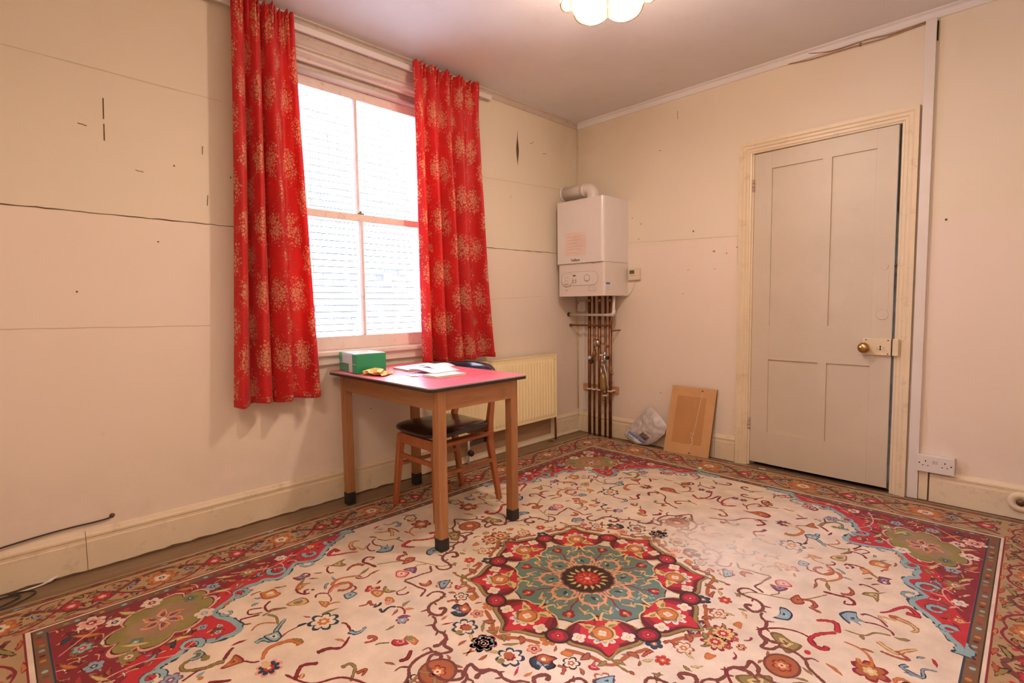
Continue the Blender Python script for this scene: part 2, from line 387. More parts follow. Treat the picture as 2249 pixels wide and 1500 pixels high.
# architrave round the opening: stepped mouldings
ap = [(0, 0), (0.016, 0), (0.018, 0.010), (0.014, 0.016), (0.014, 0.034), (0.020, 0.040), (0.020, 0.052), (0.026, 0.060), (0.030, 0.074), (0.026, 0.084), (0, 0.086)]
hb = MB().prism([(x, 2.512+z*1.15) for x, z in ap], 'y', WY0-.085, WY1+.085)
hb.build('architrave', M_head, win)
MB().prism([(x, WY0-z) for x, z in ap], 'z', 0.795, 2.5115).build('architrave', M_cream, win)
MB().prism([(x, WY1+z) for x, z in ap], 'z', 0.795, 2.5115).build('architrave', M_cream, win)
# net-curtain wire with a hook under the head
M_wire = mat('plastic covered wire', (0.70, 0.66, 0.55), 0.4, bmp=0)
wire = MB().tube([(0.012, WY0-.02, 2.492), (0.012, -2.03, 2.484), (0.012, WY1+.02, 2.492)], 0.0022, 6)
wire.tube([(0.012, -2.03, 2.486), (0.012, -2.03, 2.474), (0.014, -2.024, 2.470)], 0.0018, 6)
tag(wire.build('curtain_wire', M_wire, loc=(0.012, -2.03, 2.48)), 'thin cream wire with a small hook stretched under the window head', 'wire')
# roller blind tube in the head of the recess
t = thing('roller_blind_tube', 'glossy white tube spanning the top of the window recess', 'blind roller', (-0.066, -2.025, 2.432))
MB().tube([(-0.066, GY0+.02, 2.432), (-0.066, GY1-.02, 2.432)], 0.0135, 20).build('roller', M_white, t)
for y in (GY0+.01, GY1-.01):
    MB().box(-0.084, -0.048, y-.01, y+.01, 2.414, 2.450, .002).build('bracket', M_white, t)

# outside: brick wall across the yard, hole with a bent twig, hose, ground
bw = struct('wall_yard', (-2.95, -0.5, 0))
M_brick = [mat('pale brick %d' % i, c, .85, .10, 20, .5, 60) for i, c in enumerate([(0.30, .28, .265), (.315, .275, .25), (.29, .28, .27)])]
M_mortar = mat('weathered mortar', (.010, .008, .007), .95, .12, 9, .5, 90)
MB().box(-3.2, -2.962, -8.0, 7.0, -1.0, 4.30).build('mortar_bed', M_mortar, bw)
bl_, bh_, jt = 0.213, 0.063, 0.012
bricks = {}
base_b = None; count = 0; far = MB()
z = -0.95; row = 0
bm_ = [];
for k in range(3):
    bb = MB().box(-.014, .006, -bl_/2, bl_/2, -bh_/2, bh_/2, .003, seg=1); bm_.append(bb)
protos = [None]*3
while z < 4.22:
    y = -7.9+(row % 2)*(bl_+jt)/2
    while y < 6.8:
        cy, cz = y+bl_/2, z+bh_/2
        rr = random.Random(int(row*1000+y*77)); dx = rr.uniform(-.004, .004); k = rr.choice((0, 0, 1, 2))
        vis = -1.18 < cy < 0.28 and .74 < cz < 3.3 and count < 296
        if not (abs(cy+0.09) < .09 and 1.42 < cz < 1.56):
            if vis:
                if protos[k] is None:
                    o = MB().box(-.016, .006, -bl_/2, bl_/2, -bh_/2, bh_/2, .003, seg=1).build('brick', M_brick[k]); protos[k] = o
                else:
                    o = protos[k].copy(); COL.objects.link(o)
                o.parent = bw; o.location = Vector((-2.954+dx, cy, cz))-world_loc(bw); count += 1
            else: far.box(-2.965+dx, -2.948+dx, cy-bl_/2, cy+bl_/2, cz-bh_/2, cz+bh_/2)
        y += bl_+jt
    z += bh_+jt; row += 1
far.build('distant_brickwork', M_brick[0], bw, kind='stuff')
for (yy, zz) in ((-.09, 1.49),): MB().box(-2.9615, -2.955, yy-.05, yy+.06, zz-.055, zz+.055).build('hole', mat('dark broken brick', (.16, .10, .14), .9), bw)
tw = MB().tube(spline([(-2.93, -.11, 1.44), (-2.90, -.04, 1.36), (-2.90, .0, 1.30), (-2.88, .09, 1.42), (-2.86, .17, 1.58)], 5), [.006]*0+[.006 for _ in range(21)], 6)
tag(tw.build('twig', mat('dry twig', (.30, .17, .14), .8), loc=(-2.9, 0, 1.3)), 'bare bent twig growing by a dark hole in the yard brick wall', 'twig')
hs = MB().tube([(-2.90, -.46, 1.02), (-2.88, -.60, .55), (-2.80, -.74, .02)], [.014, .018, .02], 8)
hs = MB().tube([(-2.91, -.505, 1.12), (-2.88, -.62, .75), (-2.80, -.86, -.95)], [.016, .018, .022], 8)
tag(hs.build('garden_cane', mat('faded turquoise paint', (.35, .72, .68), .6), loc=(-2.8, -.86, -.95)), 'faded turquoise pole leaning on the brick wall outside', 'pole')
o = MB().box(-3.2, -T, -8.0, 7.0, -1.05, -0.95).build('ground_yard', mat('yard concrete', (.84, .83, .82), .9, .1, 3, .3, 30)); o['kind'] = 'structure'

# ------------------------------------------------------------------ door
dr = struct('door_1', (DX0, 0, 0))
# lining (jambs, head, stops)
b = MB().box(DX0-.002, DX0+.012, -.002, .14, 0, DZ, .001).box(DX1-.006, DX1+.002, -.002, .14, 0, DZ, .001).box(DX0, DX1, -.002, .14, DZ-.006, DZ+.004, .001)
b.box(DX1-.026, DX1-.012, .045, .14, 0, DZ-.006, .001).box(DX0+.012, DX0+.026, .045, .14, 0, DZ-.006, .001)
b.build('door_lining', M_cream, dr)
dp = [(0, 0), (0.012, 0.0), (0.014, 0.010), (0.018, 0.014), (0.018, 0.028), (0.024, 0.034), (0.024, 0.048), (0.030, 0.056), (0.030, 0.076), (0, 0.078)]
b = MB(); A0, A1, AZ = DX0+.0, DX1-.006, DZ-.004
def mitre(prof, side):
    vs = []; fs = []; n = len(prof)
    if side == 'top': ends = [[(A0-w_, -d, AZ+w_) for d, w_ in prof], [(A1+w_, -d, AZ+w_) for d, w_ in prof]]
    elif side == 'l': ends = [[(A0-w_, -d, 0.0) for d, w_ in prof], [(A0-w_, -d, AZ+w_) for d, w_ in prof]]
    else: ends = [[(A1+w_, -d, 0.0) for d, w_ in prof], [(A1+w_, -d, AZ+w_) for d, w_ in prof]]
    vs = ends[0]+ends[1]
    fs = [tuple(range(n)), tuple(range(2*n-1, n-1, -1))]+[(i, (i+1) % n, n+(i+1) % n, n+i) for i in range(n)]
    return MB().add(vs, fs)
for sd in ('top', 'l', 'r'): mitre(dp, sd).build('architrave', M_cream, dr)
MB().box(DX0-.05, DX1+.05, -.012, .14, -.004, .003).build('threshold', wood_mat('worn threshold', (.10, .065, .04), (.2, .13, .08), 'X'), dr)
# leaf: built closed, then turned on its hinges
ang = radians(-1.6)
LX0, LX1, LZ0, LZ1, TH = DX0+.013, DX1-.017, 0.028, 2.098, .036
hinge_pt = Vector((LX0, 0.0, 0))
RM = Matrix.Translation(hinge_pt) @ Matrix.Rotation(ang, 4, 'Z') @ Matrix.Translation(-hinge_pt)
M_edge = mat('old blue-grey of door edge and hall strip', (.27, .34, .38), .6, .3, 9, .4, 40, dirt=((.06, .05, .05), .8))
def leafpart(bld, name, m, parent=None):
    bld.v = [tuple(RM @ Vector(v)) for v in bld.v]
    return bld.build(name, m, parent)
st = 0.115
px = [(1.600, 1.895), (1.945, 2.172)]      # panel spans
pz = [(0.245, 0.738), (0.968, 1.990)]
y0, y1 = 0.0, TH
b = MB()
b.box(LX0, px[0][0], y0, y1, LZ0, LZ1, .0015).box(px[1][1], LX1-.0015, y0, y1, LZ0, LZ1, .0015)
b.box(px[0][1], px[1][0], y0, y1, pz[0][0], pz[1][1])
b.box(px[0][0], px[1][1], y0+.0002, y1, LZ0, pz[0][0]).box(px[0][0], px[1][1], y0+.0002, y1, pz[0][1], pz[1][0]).box(px[0][0], px[1][1], y0+.0002, y1, pz[1][1], LZ1)
leaf = leafpart(b, 'door_leaf', M_door, dr)
MB().box(DX1-.024, DX1-.006, .004, .014, .05, 1.62).build('hall_view_strip', M_edge, dr)  # added strip standing in for the blue-grey hall seen through the gap
leafpart(MB().box(LX1-.0015, LX1, y0+.001, y1, LZ0, LZ1), 'leaf_edge', M_edge, leaf)['label'] = 'bare blue-grey edge of the door'
for a0, a1 in px:
    for z0, z1 in pz:
        leafpart(MB().box(a0-.002, a1+.002, y0+.011, y1-.008, z0-.002, z1+.002), 'panel', M_door, leaf)
for z in (1.895, 0.29):
    b = MB()
    for i in range(3): b.tube([(LX0-.002, -.008, z-.036+i*.026), (LX0-.002, -.008, z-.036+i*.026+.022)], .0065, 8)
    b.box(LX0-.008, LX0+.006, -.004, .0, z-.042, z+.042)
    b.build('hinge', mat('painted hinge', (.52, .40, .29), .45, dirt=((.1, .06, .04), .5)), dr)
# rim lock, keyhole, brass knob, keeper, cover plate marks
lk = leafpart(MB().box(2.133, LX1+.001, -.022, .0, .806, .902, .003), 'rim_lock', M_door, leaf)
lk.data.materials.clear(); lk.data.materials.append(M_cream)
M_brass = mat('worn brass', (.42, .26, .10), .28, .2, 12, .05, 60, metal=1, dirt=((.12, .07, .03), .5))
b = MB().lathe([(.012, 0), (.012, .006), (.008, .010), (.008, .018), (.016, .026), (.027, .036), (.030, .046), (.026, .056), (.014, .063), (.0, .065)], (2.128, -.0, .848), (0, -1, 0), 24)
leafpart(MB().lathe([(.016, 0), (.016, .010), (.010, .012), (.009, .030), (.017, .034), (.028, .042), (.031, .052), (.028, .061), (.016, .068), (.0, .070)], (2.152, -.010, .848), (0, -1, 0), 24), 'door_knob', M_brass, leaf)['label'] = 'round worn brass knob'
b = MB().lathe([(.016, 0), (.016, .0015), (.013, .002)], (2.226, -.022, .852), (0, -1, 0), 20)
leafpart(b, 'escutcheon', M_cream, leaf)
leafpart(MB().box(2.2238, 2.2282, -.0245, -.0235, .838, .856).lathe([(.004, 0), (.004, .001)], (2.226, -.0235, .858), (0, -1, 0), 10).box(2.222, 2.230, -.0245, -.0235, .836, .840), 'keyhole', M_dark, leaf)
for (x, z) in ((2.155, .893), (2.262, .893), (2.262, .815)): leafpart(MB().lathe([(.004, 0), (.004, .001), (.002, .0015)], (x, -.022, z), (0, -1, 0), 8), 'screw', M_nail, leaf)
# ghosts of a removed finger plate (raised paint)
b = MB().lathe([(.030, 0), (.030, .0012), (.026, .0016)], (2.225, 0, 1.04), (0, -1, 0), 24).lathe([(.020, 0), (.020, .0012), (.016, .0016)], (2.228, 0, 1.315), (0, -1, 0), 24).box(2.200, 2.252, -.0012, 0, 1.06, 1.30, .0005)
leafpart(b, 'painted_over_plate', M_door, leaf)
MB().box(DX1-.010, DX1+.018, -.046, -.0, .806, .902, .003).build('lock_keeper', M_cream, dr)
MB().lathe([(.007, 0), (.007, .012), (.003, .014)], (DX1-.013, -.01, 1.32), (0, -1, 0), 8).build('bolt_stud', M_nail, dr)

# ------------------------------------------------------------------ trunking, sockets, thermostat, loose wires on the door wall
t = thing('cable_trunking', 'white boxed cable trunking running floor to ceiling right of the door frame', 'trunking', (2.395, 0, 0))
MB().box(2.372, 2.419, -.026, 0, .004, 2.612, .002).build('cover', M_white, t)
MB().box(2.4195, 2.425, -.012, 0, 2.50, 2.60, .001).build('open_edge', M_dark, t)
t = thing('double_socket', 'white double wall socket on the trunking, above the baseboard', 'socket', (2.493, 0, .218))
MB().box(2.412, 2.575, -.040, 0, .172, .264, .004).build('back_box', M_white, t)
MB().box(2.411, 2.576, -.046, -.040, .171, .265, .003).build('face_plate', M_white, t)
for x0 in (2.452, 2.535):
    MB().box(x0-.0022, x0+.0022, -.0467, -.0459, .228, .237).build('pin_hole', M_dark, t)
    for dx in (-.011, .011): MB().box(x0+dx-.0035, x0+dx+.0035, -.0467, -.0459, .207, .211).build('pin_hole', M_dark, t)
for x0 in (2.425, 2.562): MB().lathe([(.004, 0), (.004, .0007)], (x0, -.0459, .220), (0, -1, 0), 10).build('screw', M_nail, t)
for x0 in (2.487, 2.500):
    MB().box(x0-.005, x0+.005, -.049, -.046, .222, .240, .001).build('rocker_switch', mat('switch grey', (.55, .52, .50), .3, bmp=0), t)
t = thing('round_outlet', 'cream round blanked outlet screwed to the baseboard at the right edge', 'outlet', (2.835, -.02, .095))
MB().lathe([(.052, 0), (.052, .010), (.046, .018), (.028, .022), (.024, .016)], (2.835, -.021, .095), (0, -1, 0), 32).build('plate', M_cream, t)
MB().lathe([(.018, 0), (.018, .006), (.0, .007)], (2.835, -.037, .095), (0, -1, 0), 20).build('brown_centre', mat('brown bakelite', (.13, .06, .03), .3), t)
MB().lathe([(.004, 0), (.004, .002)], (2.797, -.0335, .098), (0, -1, 0), 8).build('screw', M_nail, t)
t = thing('room_thermostat', 'small cream wall thermostat with grey display, right of the boiler', 'thermostat', (.58, 0, 1.355))
M_therm = mat('aged cream plastic', (.70, .60, .47), .4, bmp=0)
MB().box(.53, .633, -.030, 0, 1.308, 1.404, .004).build('case', M_therm, t)
MB().box(.545, .588, -.0312, -.0298, 1.357, 1.386, .0005).build('display', mat('lcd grey', (.10, .085, .065), .25, bmp=0), t)
text_mesh('HEATING', .009, Matrix.Translation((.573, -.0303, 1.343)) @ Matrix.Rotation(pi/2, 4, 'X'), mat('print grey', (.25, .19, .15), .7, bmp=0), t)
MB().box(.59, .613, -.0306, -.0298, 1.318, 1.323).build('button', M_white, t)
pts = spline([(.578, -.012, 1.308), (.574, -.014, 1.27), (.556, -.016, 1.225), (.525, -.02, 1.195), (.49, -.05, 1.178), (.46, -.06, 1.185)], 6)
tag(MB().tube(pts, .003, 6).build('thermostat_cable', M_wire, loc=(.578, -.012, 1.3)), 'thin cream cable drooping from the thermostat to the boiler', 'cable')
M_oldwire = mat('brown painted wire', (.33, .20, .12), .7, dirt=((.7, .6, .45), .7))
w1 = spline([(1.685, -.006, 2.617), (1.80, -.010, 2.603), (1.95, -.010, 2.60), (2.06, -.012, 2.598), (2.18, -.012, 2.593), (2.28, -.010, 2.60), (2.368, -.010, 2.606)], 6)
tag(MB().tube(w1, .0035, 6).build('loose_wire', M_oldwire, loc=(2.0, -.01, 2.6)), 'lower of two loose painted wires sagging below the ceiling above the door', 'wire')
w2 = spline([(1.80, -.012, 2.640), (1.93, -.014, 2.612), (2.10, -.012, 2.616), (2.22, -.014, 2.604), (2.368, -.012, 2.613)], 6)
tag(MB().tube(w2, .003, 6).build('loose_wire', M_oldwire, loc=(2.0, -.01, 2.61)), 'upper loose painted wire along the ceiling edge above the door', 'wire')
for x, z in ((1.690, 2.628), (1.785, 2.640), (2.07, 2.602)): nail(x, z, .010)
# ------------------------------------------------------------------ curtains
def curtain_mat():
    m, nt, b = nodes_of('red cotton with cream bouquets')
    uv = N(nt, 'ShaderNodeUVMap').outputs[0]
    sep = N(nt, 'ShaderNodeSeparateXYZ'); nt.links.new(uv, sep.inputs[0]); u, v = sep.outputs[0], sep.outputs[1]
    dn_ = mth(nt, 'MULTIPLY', mth(nt, 'SUBTRACT', noise(nt, uv, 19, 3, .6), .5), 1.8)
    def cellmask(ou, ov, seed):
        cu, cv = 0.21, 0.33
        a = mth(nt, 'DIVIDE', mth(nt, 'ADD', u, ou), cu); c = mth(nt, 'DIVIDE', mth(nt, 'ADD', v, ov), cv)
        fa = mth(nt, 'SUBTRACT', mth(nt, 'FRACT', a), .5); fc = mth(nt, 'SUBTRACT', mth(nt, 'FRACT', c), .5)
        dx = mth(nt, 'MULTIPLY', fa, cu/.060); dy = mth(nt, 'MULTIPLY', fc, cv/.090)
        d = mth(nt, 'SQRT', mth(nt, 'ADD', mth(nt, 'MULTIPLY', dx, dx), mth(nt, 'MULTIPLY', dy, dy)))
        return ramp(nt, mth(nt, 'ADD', d, dn_), 1.25, .25)
    k = mth(nt, 'MAXIMUM', cellmask(0, 0, 1), cellmask(.105, .165, 2))
    n1 = noise(nt, uv, 75, 2, .6); n2 = noise(nt, uv, 190, 2, .6)
    vor = N(nt, 'ShaderNodeTexVoronoi'); vor.feature = 'DISTANCE_TO_EDGE'; vor.inputs['Scale'].default_value = 58
    nt.links.new(uv, vor.inputs['Vector'])
    tx = mth(nt, 'ADD', mth(nt, 'MULTIPLY', ramp(nt, vor.outputs['Distance'], .02, .16), .38), mth(nt, 'MULTIPLY', n1, .75))
    s = mth(nt, 'ADD', mth(nt, 'MULTIPLY', k, .62), mth(nt, 'MULTIPLY', mth(nt, 'SUBTRACT', tx, .62), 1.5))
    msk = mth(nt, 'MULTIPLY', ramp(nt, s, .36, .46), ramp(nt, n2, .18, .36))
    # thin sprigs between the bouquets
    sp = noise(nt, uv, 26, 4, .7, (1, 3.2, 1)); sprig = mth(nt, 'MULTIPLY', ramp(nt, mth(nt, 'ABSOLUTE', mth(nt, 'SUBTRACT', sp, .5)), .006, .001), ramp(nt, noise(nt, uv, 7, 2), .56, .66))
    msk = mth(nt, 'MAXIMUM', msk, mth(nt, 'MULTIPLY', sprig, .7))
    red = mixc(nt, ramp(nt, noise(nt, uv, 5, 3), .3, .7), (.62, .012, .014), (.74, .018, .018))
    col = mixc(nt, mth(nt, 'MULTIPLY', msk, .80), red, (.74, .42, .24))
    nt.links.new(col, b.inputs['Base Color']); b.inputs['Roughness'].default_value = .55
    b.inputs['Sheen Weight'].default_value = .15
    wv = noise(nt, uv, 420, 2, .5); bump(nt, b, wv, .12, .001)
    out = nt.nodes['Material Output']; tl = N(nt, 'ShaderNodeBsdfTranslucent'); mx = N(nt, 'ShaderNodeMixShader')
    mx.inputs[0].default_value = .33
    nt.links.new(col, tl.inputs[0]); nt.links.new(b.outputs[0], mx.inputs[1]); nt.links.new(tl.outputs[0], mx.inputs[2]); nt.links.new(mx.outputs[0], out.inputs[0])
    return m
M_curt = curtain_mat()
def curtain(label, y0t, y1t, y0b, y1b, zt, zb, nf, seed, widths, flare):
    """pleated cloth: parameter s across (0..1), t down (0..1). widths: relative pleat widths"""
    rnd = random.Random(seed)
    ns, nt_ = 40*nf//2, 90
    tot = sum(widths); edges = [0]
    for w_ in widths: edges.append(edges[-1]+w_/tot)
    amps = [rnd.uniform(.65, 1.15) for _ in widths]
    ph2 = rnd.uniform(0, 6)
    def fold(s):
        for i in range(len(widths)):
            if s <= edges[i+1] or i == len(widths)-1:
                q = (s-edges[i])/(edges[i+1]-edges[i]); sign = 1 if i % 2 == 0 else -1
                return sign*sin(pi*min(max(q, 0), 1))*amps[i]
    vs = []; uvs = []
    for j in range(nt_+1):
        t = j/nt_; z = zt+(zb-zt)*t
        ya = y0t+(y0b-y0t)*flare(t); yb = y1t+(y1b-y1t)*flare(t)
        prevp = None; arc = 0
        row = []
        for i in range(ns+1):
            s = i/ns
            big = fold(s+.010*sin(3*t+ph2)*sin(pi*s))
            gather = sin(s*2*pi*nf*1.6+seed)*.6+sin(s*2*pi*nf*2.7+1.3*seed)*.4
            gk = max(0, 1-t*7)
            a = (.020+.034*min(1, t*2.2))*big + .013*gk*gather + .004*sin(s*37+5*t)*min(1, t*3)
            if t < .035: a += .006*sin(s*90+seed)
            y = ya+(yb-ya)*s + .010*fold(s*1.0)*cos(s*9+t*2)*t
            x = .104+a
            zz = z + (.010*gather*(1-t*20) if t < .05 else 0) + (.006*sin(s*17+seed) if t > .985 else 0)
            row.append((x, y, zz))
        L = 0; us = [0]
        for i in range(1, ns+1):
            L += hypot(row[i][0]-row[i-1][0], row[i][1]-row[i-1][1]); us.append(L)
        vs += row; uvs += [((u_/max(L, 1e-6))*(y1b-y0b)*1.95+seed*.11, z-seed*.07) for u_ in us]
    fs = [(j*(ns+1)+i, j*(ns+1)+i+1, (j+1)*(ns+1)+i+1, (j+1)*(ns+1)+i) for j in range(nt_) for i in range(ns)]
    ctr = Vector((.098, (y0b+y1b)/2, zb))
    root = thing('curtain', label, 'curtain', ctr, 'red curtains at the window')
    me = bpy.data.meshes.new('cloth'); me.from_pydata([tuple(Vector(v)-ctr) for v in vs], [], fs)
    ul = me.uv_layers.new(name='UVMap')
    for lp in me.loops: ul.data[lp.index].uv = uvs[lp.vertex_index]
    me.polygons.foreach_set('use_smooth', [True]*len(me.polygons)); me.materials.append(M_curt)
    o = bpy.data.objects.new('cloth', me); COL.objects.link(o); o.parent = root
    sm = o.modifiers.new('thickness', 'SOLIDIFY'); sm.thickness = .0015
    # hem: a folded band along the bottom
    nh = 3; hv = []; hu = []
    lastrow = vs[-(ns+1):]
    M_hem = M_curt
    hf = []
    for k, (dz, dx) in enumerate(((.032, .004), (.0, .0045), (-.002, 0), (.0, -.0035), (.032, -.003))):
        for i, p in enumerate(lastrow):
            hv.append((p[0]+dx, p[1], p[2]+dz)); hu.append(uvs[-(ns+1)+i])
    for k in range(4):
        for i in range(ns): hf.append((k*(ns+1)+i, k*(ns+1)+i+1, (k+1)*(ns+1)+i+1, (k+1)*(ns+1)+i))
    me = bpy.data.meshes.new('hem'); me.from_pydata([tuple(Vector(v)-ctr) for v in hv], [], hf)
    ul = me.uv_layers.new(name='UVMap')
    for lp in me.loops: ul.data[lp.index].uv = (hu[lp.vertex_index][0]+.07, hu[lp.vertex_index][1]+hv[lp.vertex_index][2]-lastrow[0][2])
    me.polygons.foreach_set('use_smooth', [True]*len(me.polygons)); me.materials.append(M_curt)
    o = bpy.data.objects.new('hem', me); COL.objects.link(o); o.parent = root
    return root
curtain('longer red curtain with cream bouquets hanging left of the window', -2.775, -2.475, -2.845, -2.405, 2.620, .640, 7, 3,
        [1.0, .55, .9, .5, .95, 1.3, .7], lambda t: t**1.3)
curtain('red curtain with cream bouquets hanging right of the window, behind the table', -1.745, -1.225, -1.728, -1.125, 2.622, .755, 9, 5,
        [.8, .6, .7, .8, .6, .9, .7, 1.1, .7], lambda t: t**2.4)
rail = thing('curtain_rail', 'long white curtain rail fixed just below the ceiling over the window', 'curtain rail', (.055, -2.05, 2.59))
MB().box(.046, .062, -3.10, -1.055, 2.574, 2.606, .002).build('rail', M_white, rail)
for y in (-3.0, -2.35, -2.0, -1.12): MB().box(.0, .047, y-.012, y+.012, 2.582, 2.602, .001).build('bracket', M_white, rail)

# ------------------------------------------------------------------ radiator
M_rad = mat('cream enamel', (.90, .78, .47), .35, .03, 3, .05, 40)
rad = thing('radiator', 'cream flat panel radiator with vertical flutes on the wall under the window', 'radiator', (.07, -1.0, .20))
ry0, ry1, rz0, rz1 = -1.58, -.403, .197, .714
prof = []; pitch = .0335; y = ry0+.012
b = MB()
zs = [rz0+.004, rz0+.024, rz0+.040, rz1-.046, rz1-.030, rz1-.006]
pts = []
yy = ry0+.010; pts.append((yy, 0))
while yy+pitch < ry1-.012:
    pts += [(yy+.004, 0), (yy+.009, 1), (yy+pitch-.010, 1), (yy+pitch-.005, 0)]; yy += pitch
pts.append((ry1-.010, 0))
vs = []
for zi, z in enumerate(zs):
    k = 0 if zi in (0, 1, 4, 5) else 1
    for (y_, f_) in pts: vs.append((.094+(.0055*f_*k)+(.0 if zi not in (0, 5) else -.006), y_, z))
n = len(pts)
fs = [(j*n+i, j*n+i+1, (j+1)*n+i+1, (j+1)*n+i) for j in range(len(zs)-1) for i in range(n-1)]
b.add(vs, fs)
b.box(.086, .0935, ry0, ry1, rz0, rz1, .003)
b.box(.0925, .0965, ry0, ry0+.010, rz0, rz1, .001).box(.0925, .0965, ry1-.010, ry1, rz0, rz1, .001)
b.build('front_panel', M_rad, rad)
MB().box(.040, .048, ry0+.02, ry1-.02, rz0+.01, rz1-.01, .002).build('rear_panel', M_rad, rad)
b = MB()
for i in range(36):
    y = ry0+.03+i*.0325
    b.box(.050, .085, y, y+.003, rz0+.02, rz1-.02)
b.build('fin', M_rad, rad, kind='stuff')
MB().box(.040, .096, ry0, ry1, rz1, rz1+.004, .001).build('top_grille', M_rad, rad)
for y in (ry0, ry1-.003): MB().box(.040, .086, y, y+.003, rz0+.005, rz1, .0005).build('side_cover', M_rad, rad)
MB().lathe([(.006, 0), (.006, .003), (.003, .004)], (.0965, -.43, .680), (1, 0, 0), 10).build('vent_plug', M_cream, rad)
for y in (-1.4, -.6): MB().box(.0, .040, y-.015, y+.015, .28, .66, .002).build('bracket', M_rad, rad)
M_cop = mat('aged copper', (.25, .10, .05), .42, .35, 18, .05, 60, metal=.75, dirt=((.10, .04, .025), .7))
MB().tube([(.066, -.399, .26), (.066, -.392, .20), (.066, -.388, .10), (.066, -.386, .003)], .0085, 10).build('tail_pipe', M_cop, rad)
tag(MB().lathe([(.026, 0), (.024, .004), (.014, .006), (.012, .002)], (.075, -.46, .0), (0, 0, 1), 20).build('pipe_collar', M_cop, loc=(.075, -.46, 0)), 'small round brown pipe collar on the floor below the radiator', 'collar')
v = thing('radiator_valve', 'chrome and black radiator valve near the floor behind the chair', 'valve', (.075, -1.34, .0))
MB().tube([(.075, -1.34, .003), (.075, -1.34, .075)], .008, 10).tube([(.075, -1.34, .09), (.075, -1.34, .196)], .008, 10).build('pipe', M_white, v)
MB().lathe([(.012, -.02), (.016, -.014), (.016, .014), (.012, .02)], (.075, -1.34, .092), (0, 0, 1), 14).build('body', mat('chrome', (.7, .68, .65), .2, metal=1, bmp=0), v)
MB().lathe([(.010, 0), (.020, .004), (.021, .030), (.016, .036)], (.086, -1.34, .092), (1, -.2, 0), 16).build('cap', M_black, v)

# ------------------------------------------------------------------ boiler
M_boil = mat('white enamelled steel', (.74, .70, .69), .22, .02, 3, .0, coat=.6)
M_boil2 = mat('warm white plastic', (.72, .66, .62), .35, .02, 3, .0)
M_line = mat('grey print line', (.42, .33, .29), .5, bmp=0)
bo = thing('boiler', 'white wall-hung gas boiler in the corner above the copper pipes', 'boiler', (.28, 0, 1.186))
bx0, bx1, by, bz0, bz1, bzm = .055, .512, -.345, 1.186, 1.942, 1.447
def rounded(x0, x1, yb, yf, r, n=6):
    P = [(x0, yb), (x0, yf+.012)]
    P += [(x0+.012*(1-cos(a)), yf+.012*(1-sin(a))) for a in [pi/2*k/3 for k in range(1, 4)]]
    P += [(x1-r+r*sin(a), yf+r*(1-cos(a))) for a in [pi/2*k/n for k in range(n+1)]]
    P += [(x1, yb)]
    return P
cs = MB().prism(rounded(bx0, bx1, 0, by, .028), 'z', bzm, bz1); 
cs.build('casing', M_boil, bo)
MB().prism(rounded(bx0+.006, bx1-.0, 0, by+.014, .020), 'z', bz0, bzm-.002).build('lower_panel', M_boil2, bo)
FM = Matrix.Rotation(pi/2, 4, 'X')
yf = by+.014-.0008
def stadium(cx, cz, w_, h_, n=12):
    r = h_/2; P = []
    for k in range(n+1): a = -pi/2+pi*k/n; P.append((cx+w_/2-r+r*cos(a), cz+r*sin(a)))
    for k in range(n+1): a = pi/2+pi*k/n; P.append((cx-w_/2+r+r*cos(a), cz+r*sin(a)))
    return P
ctrl = MB().prism(stadium(.282, 1.325, .355, .112), 'y', yf, yf-.001).build('control_panel', M_line, bo)
MB().prism(stadium(.282, 1.325, .350, .107), 'y', yf-.0006, yf-.0022).build('fascia', M_boil2, ctrl)
MB().box(.255, .400, yf-.0022, yf-.0030, 1.276, 1.374, .0003).build('flap', M_white, ctrl)
MB().lathe([(.060, 0), (.060, .003), (.058, .0034)], (.150, yf-.001, 1.322), (0, -1, 0), 32).build('gauge_disc', M_line, ctrl)
MB().lathe([(.058, 0), (.058, .0042), (.05, .0046)], (.150, yf-.001, 1.322), (0, -1, 0), 32).build('gauge_face', M_boil2, ctrl)
for cz_, r_ in ((1.352, .017), (1.295, .019)):
    b = MB()
    for a0, a1 in ((.3, 2.6), (3.3, 5.9)):
        b.tube([(.150+r_*cos(a0+(a1-a0)*k/10), yf-.006, cz_+r_*sin(a0+(a1-a0)*k/10)) for k in range(11)], .0012, 5)
    b.build('knob_ring', M_line, ctrl)
MB().box(.128, .172, yf-.0062, yf-.005, 1.284, 1.287).build('gauge_slot', mat('dark print', (.12, .08, .07), .6, bmp=0), ctrl)
MB().box(.214, .238, yf-.0032, yf-.002, 1.344, 1.356).build('display', mat('red-brown display', (.12, .03, .02), .3, bmp=0), ctrl)
for x_ in (.213, .241):
    for z_ in (1.296, 1.314): MB().lathe([(.0045, 0), (.0045, .002), (.002, .003)], (x_, yf-.002, z_), (0, -1, 0), 10).build('push_button', mat('dark print', (.12, .08, .07), .6), ctrl)
MB().lathe([(.028, 0), (.028, .002), (.026, .0026)], (.352, yf-.003, 1.326), (0, -1, 0), 28).build('dial_ring', M_line, ctrl)
MB().lathe([(.023, 0), (.023, .004), (.018, .006), (.004, .0062)], (.352, yf-.003, 1.326), (0, -1, 0), 28).build('dial', M_white, ctrl)
MB().lathe([(.0028, 0), (.0028, .001)], (.352, yf-.0093, 1.326), (0, -1, 0), 8).build('dial_centre', M_line, ctrl)
badge = MB().prism(stadium(.400, 1.243, .082, .044), 'y', yf, yf-.0012).build('badge', M_line, bo)
MB().prism(stadium(.400, 1.243, .078, .040), 'y', yf-.001, yf-.002).build('badge_face', M_boil2, badge)
for x_ in (.384, .418):
    MB().tube([(x_+.011*cos(a), yf-.002, 1.243+.011*sin(a)) for a in [.8+4.6*k/10 for k in range(11)]], .0013, 5).build('badge_mark', M_line, badge)
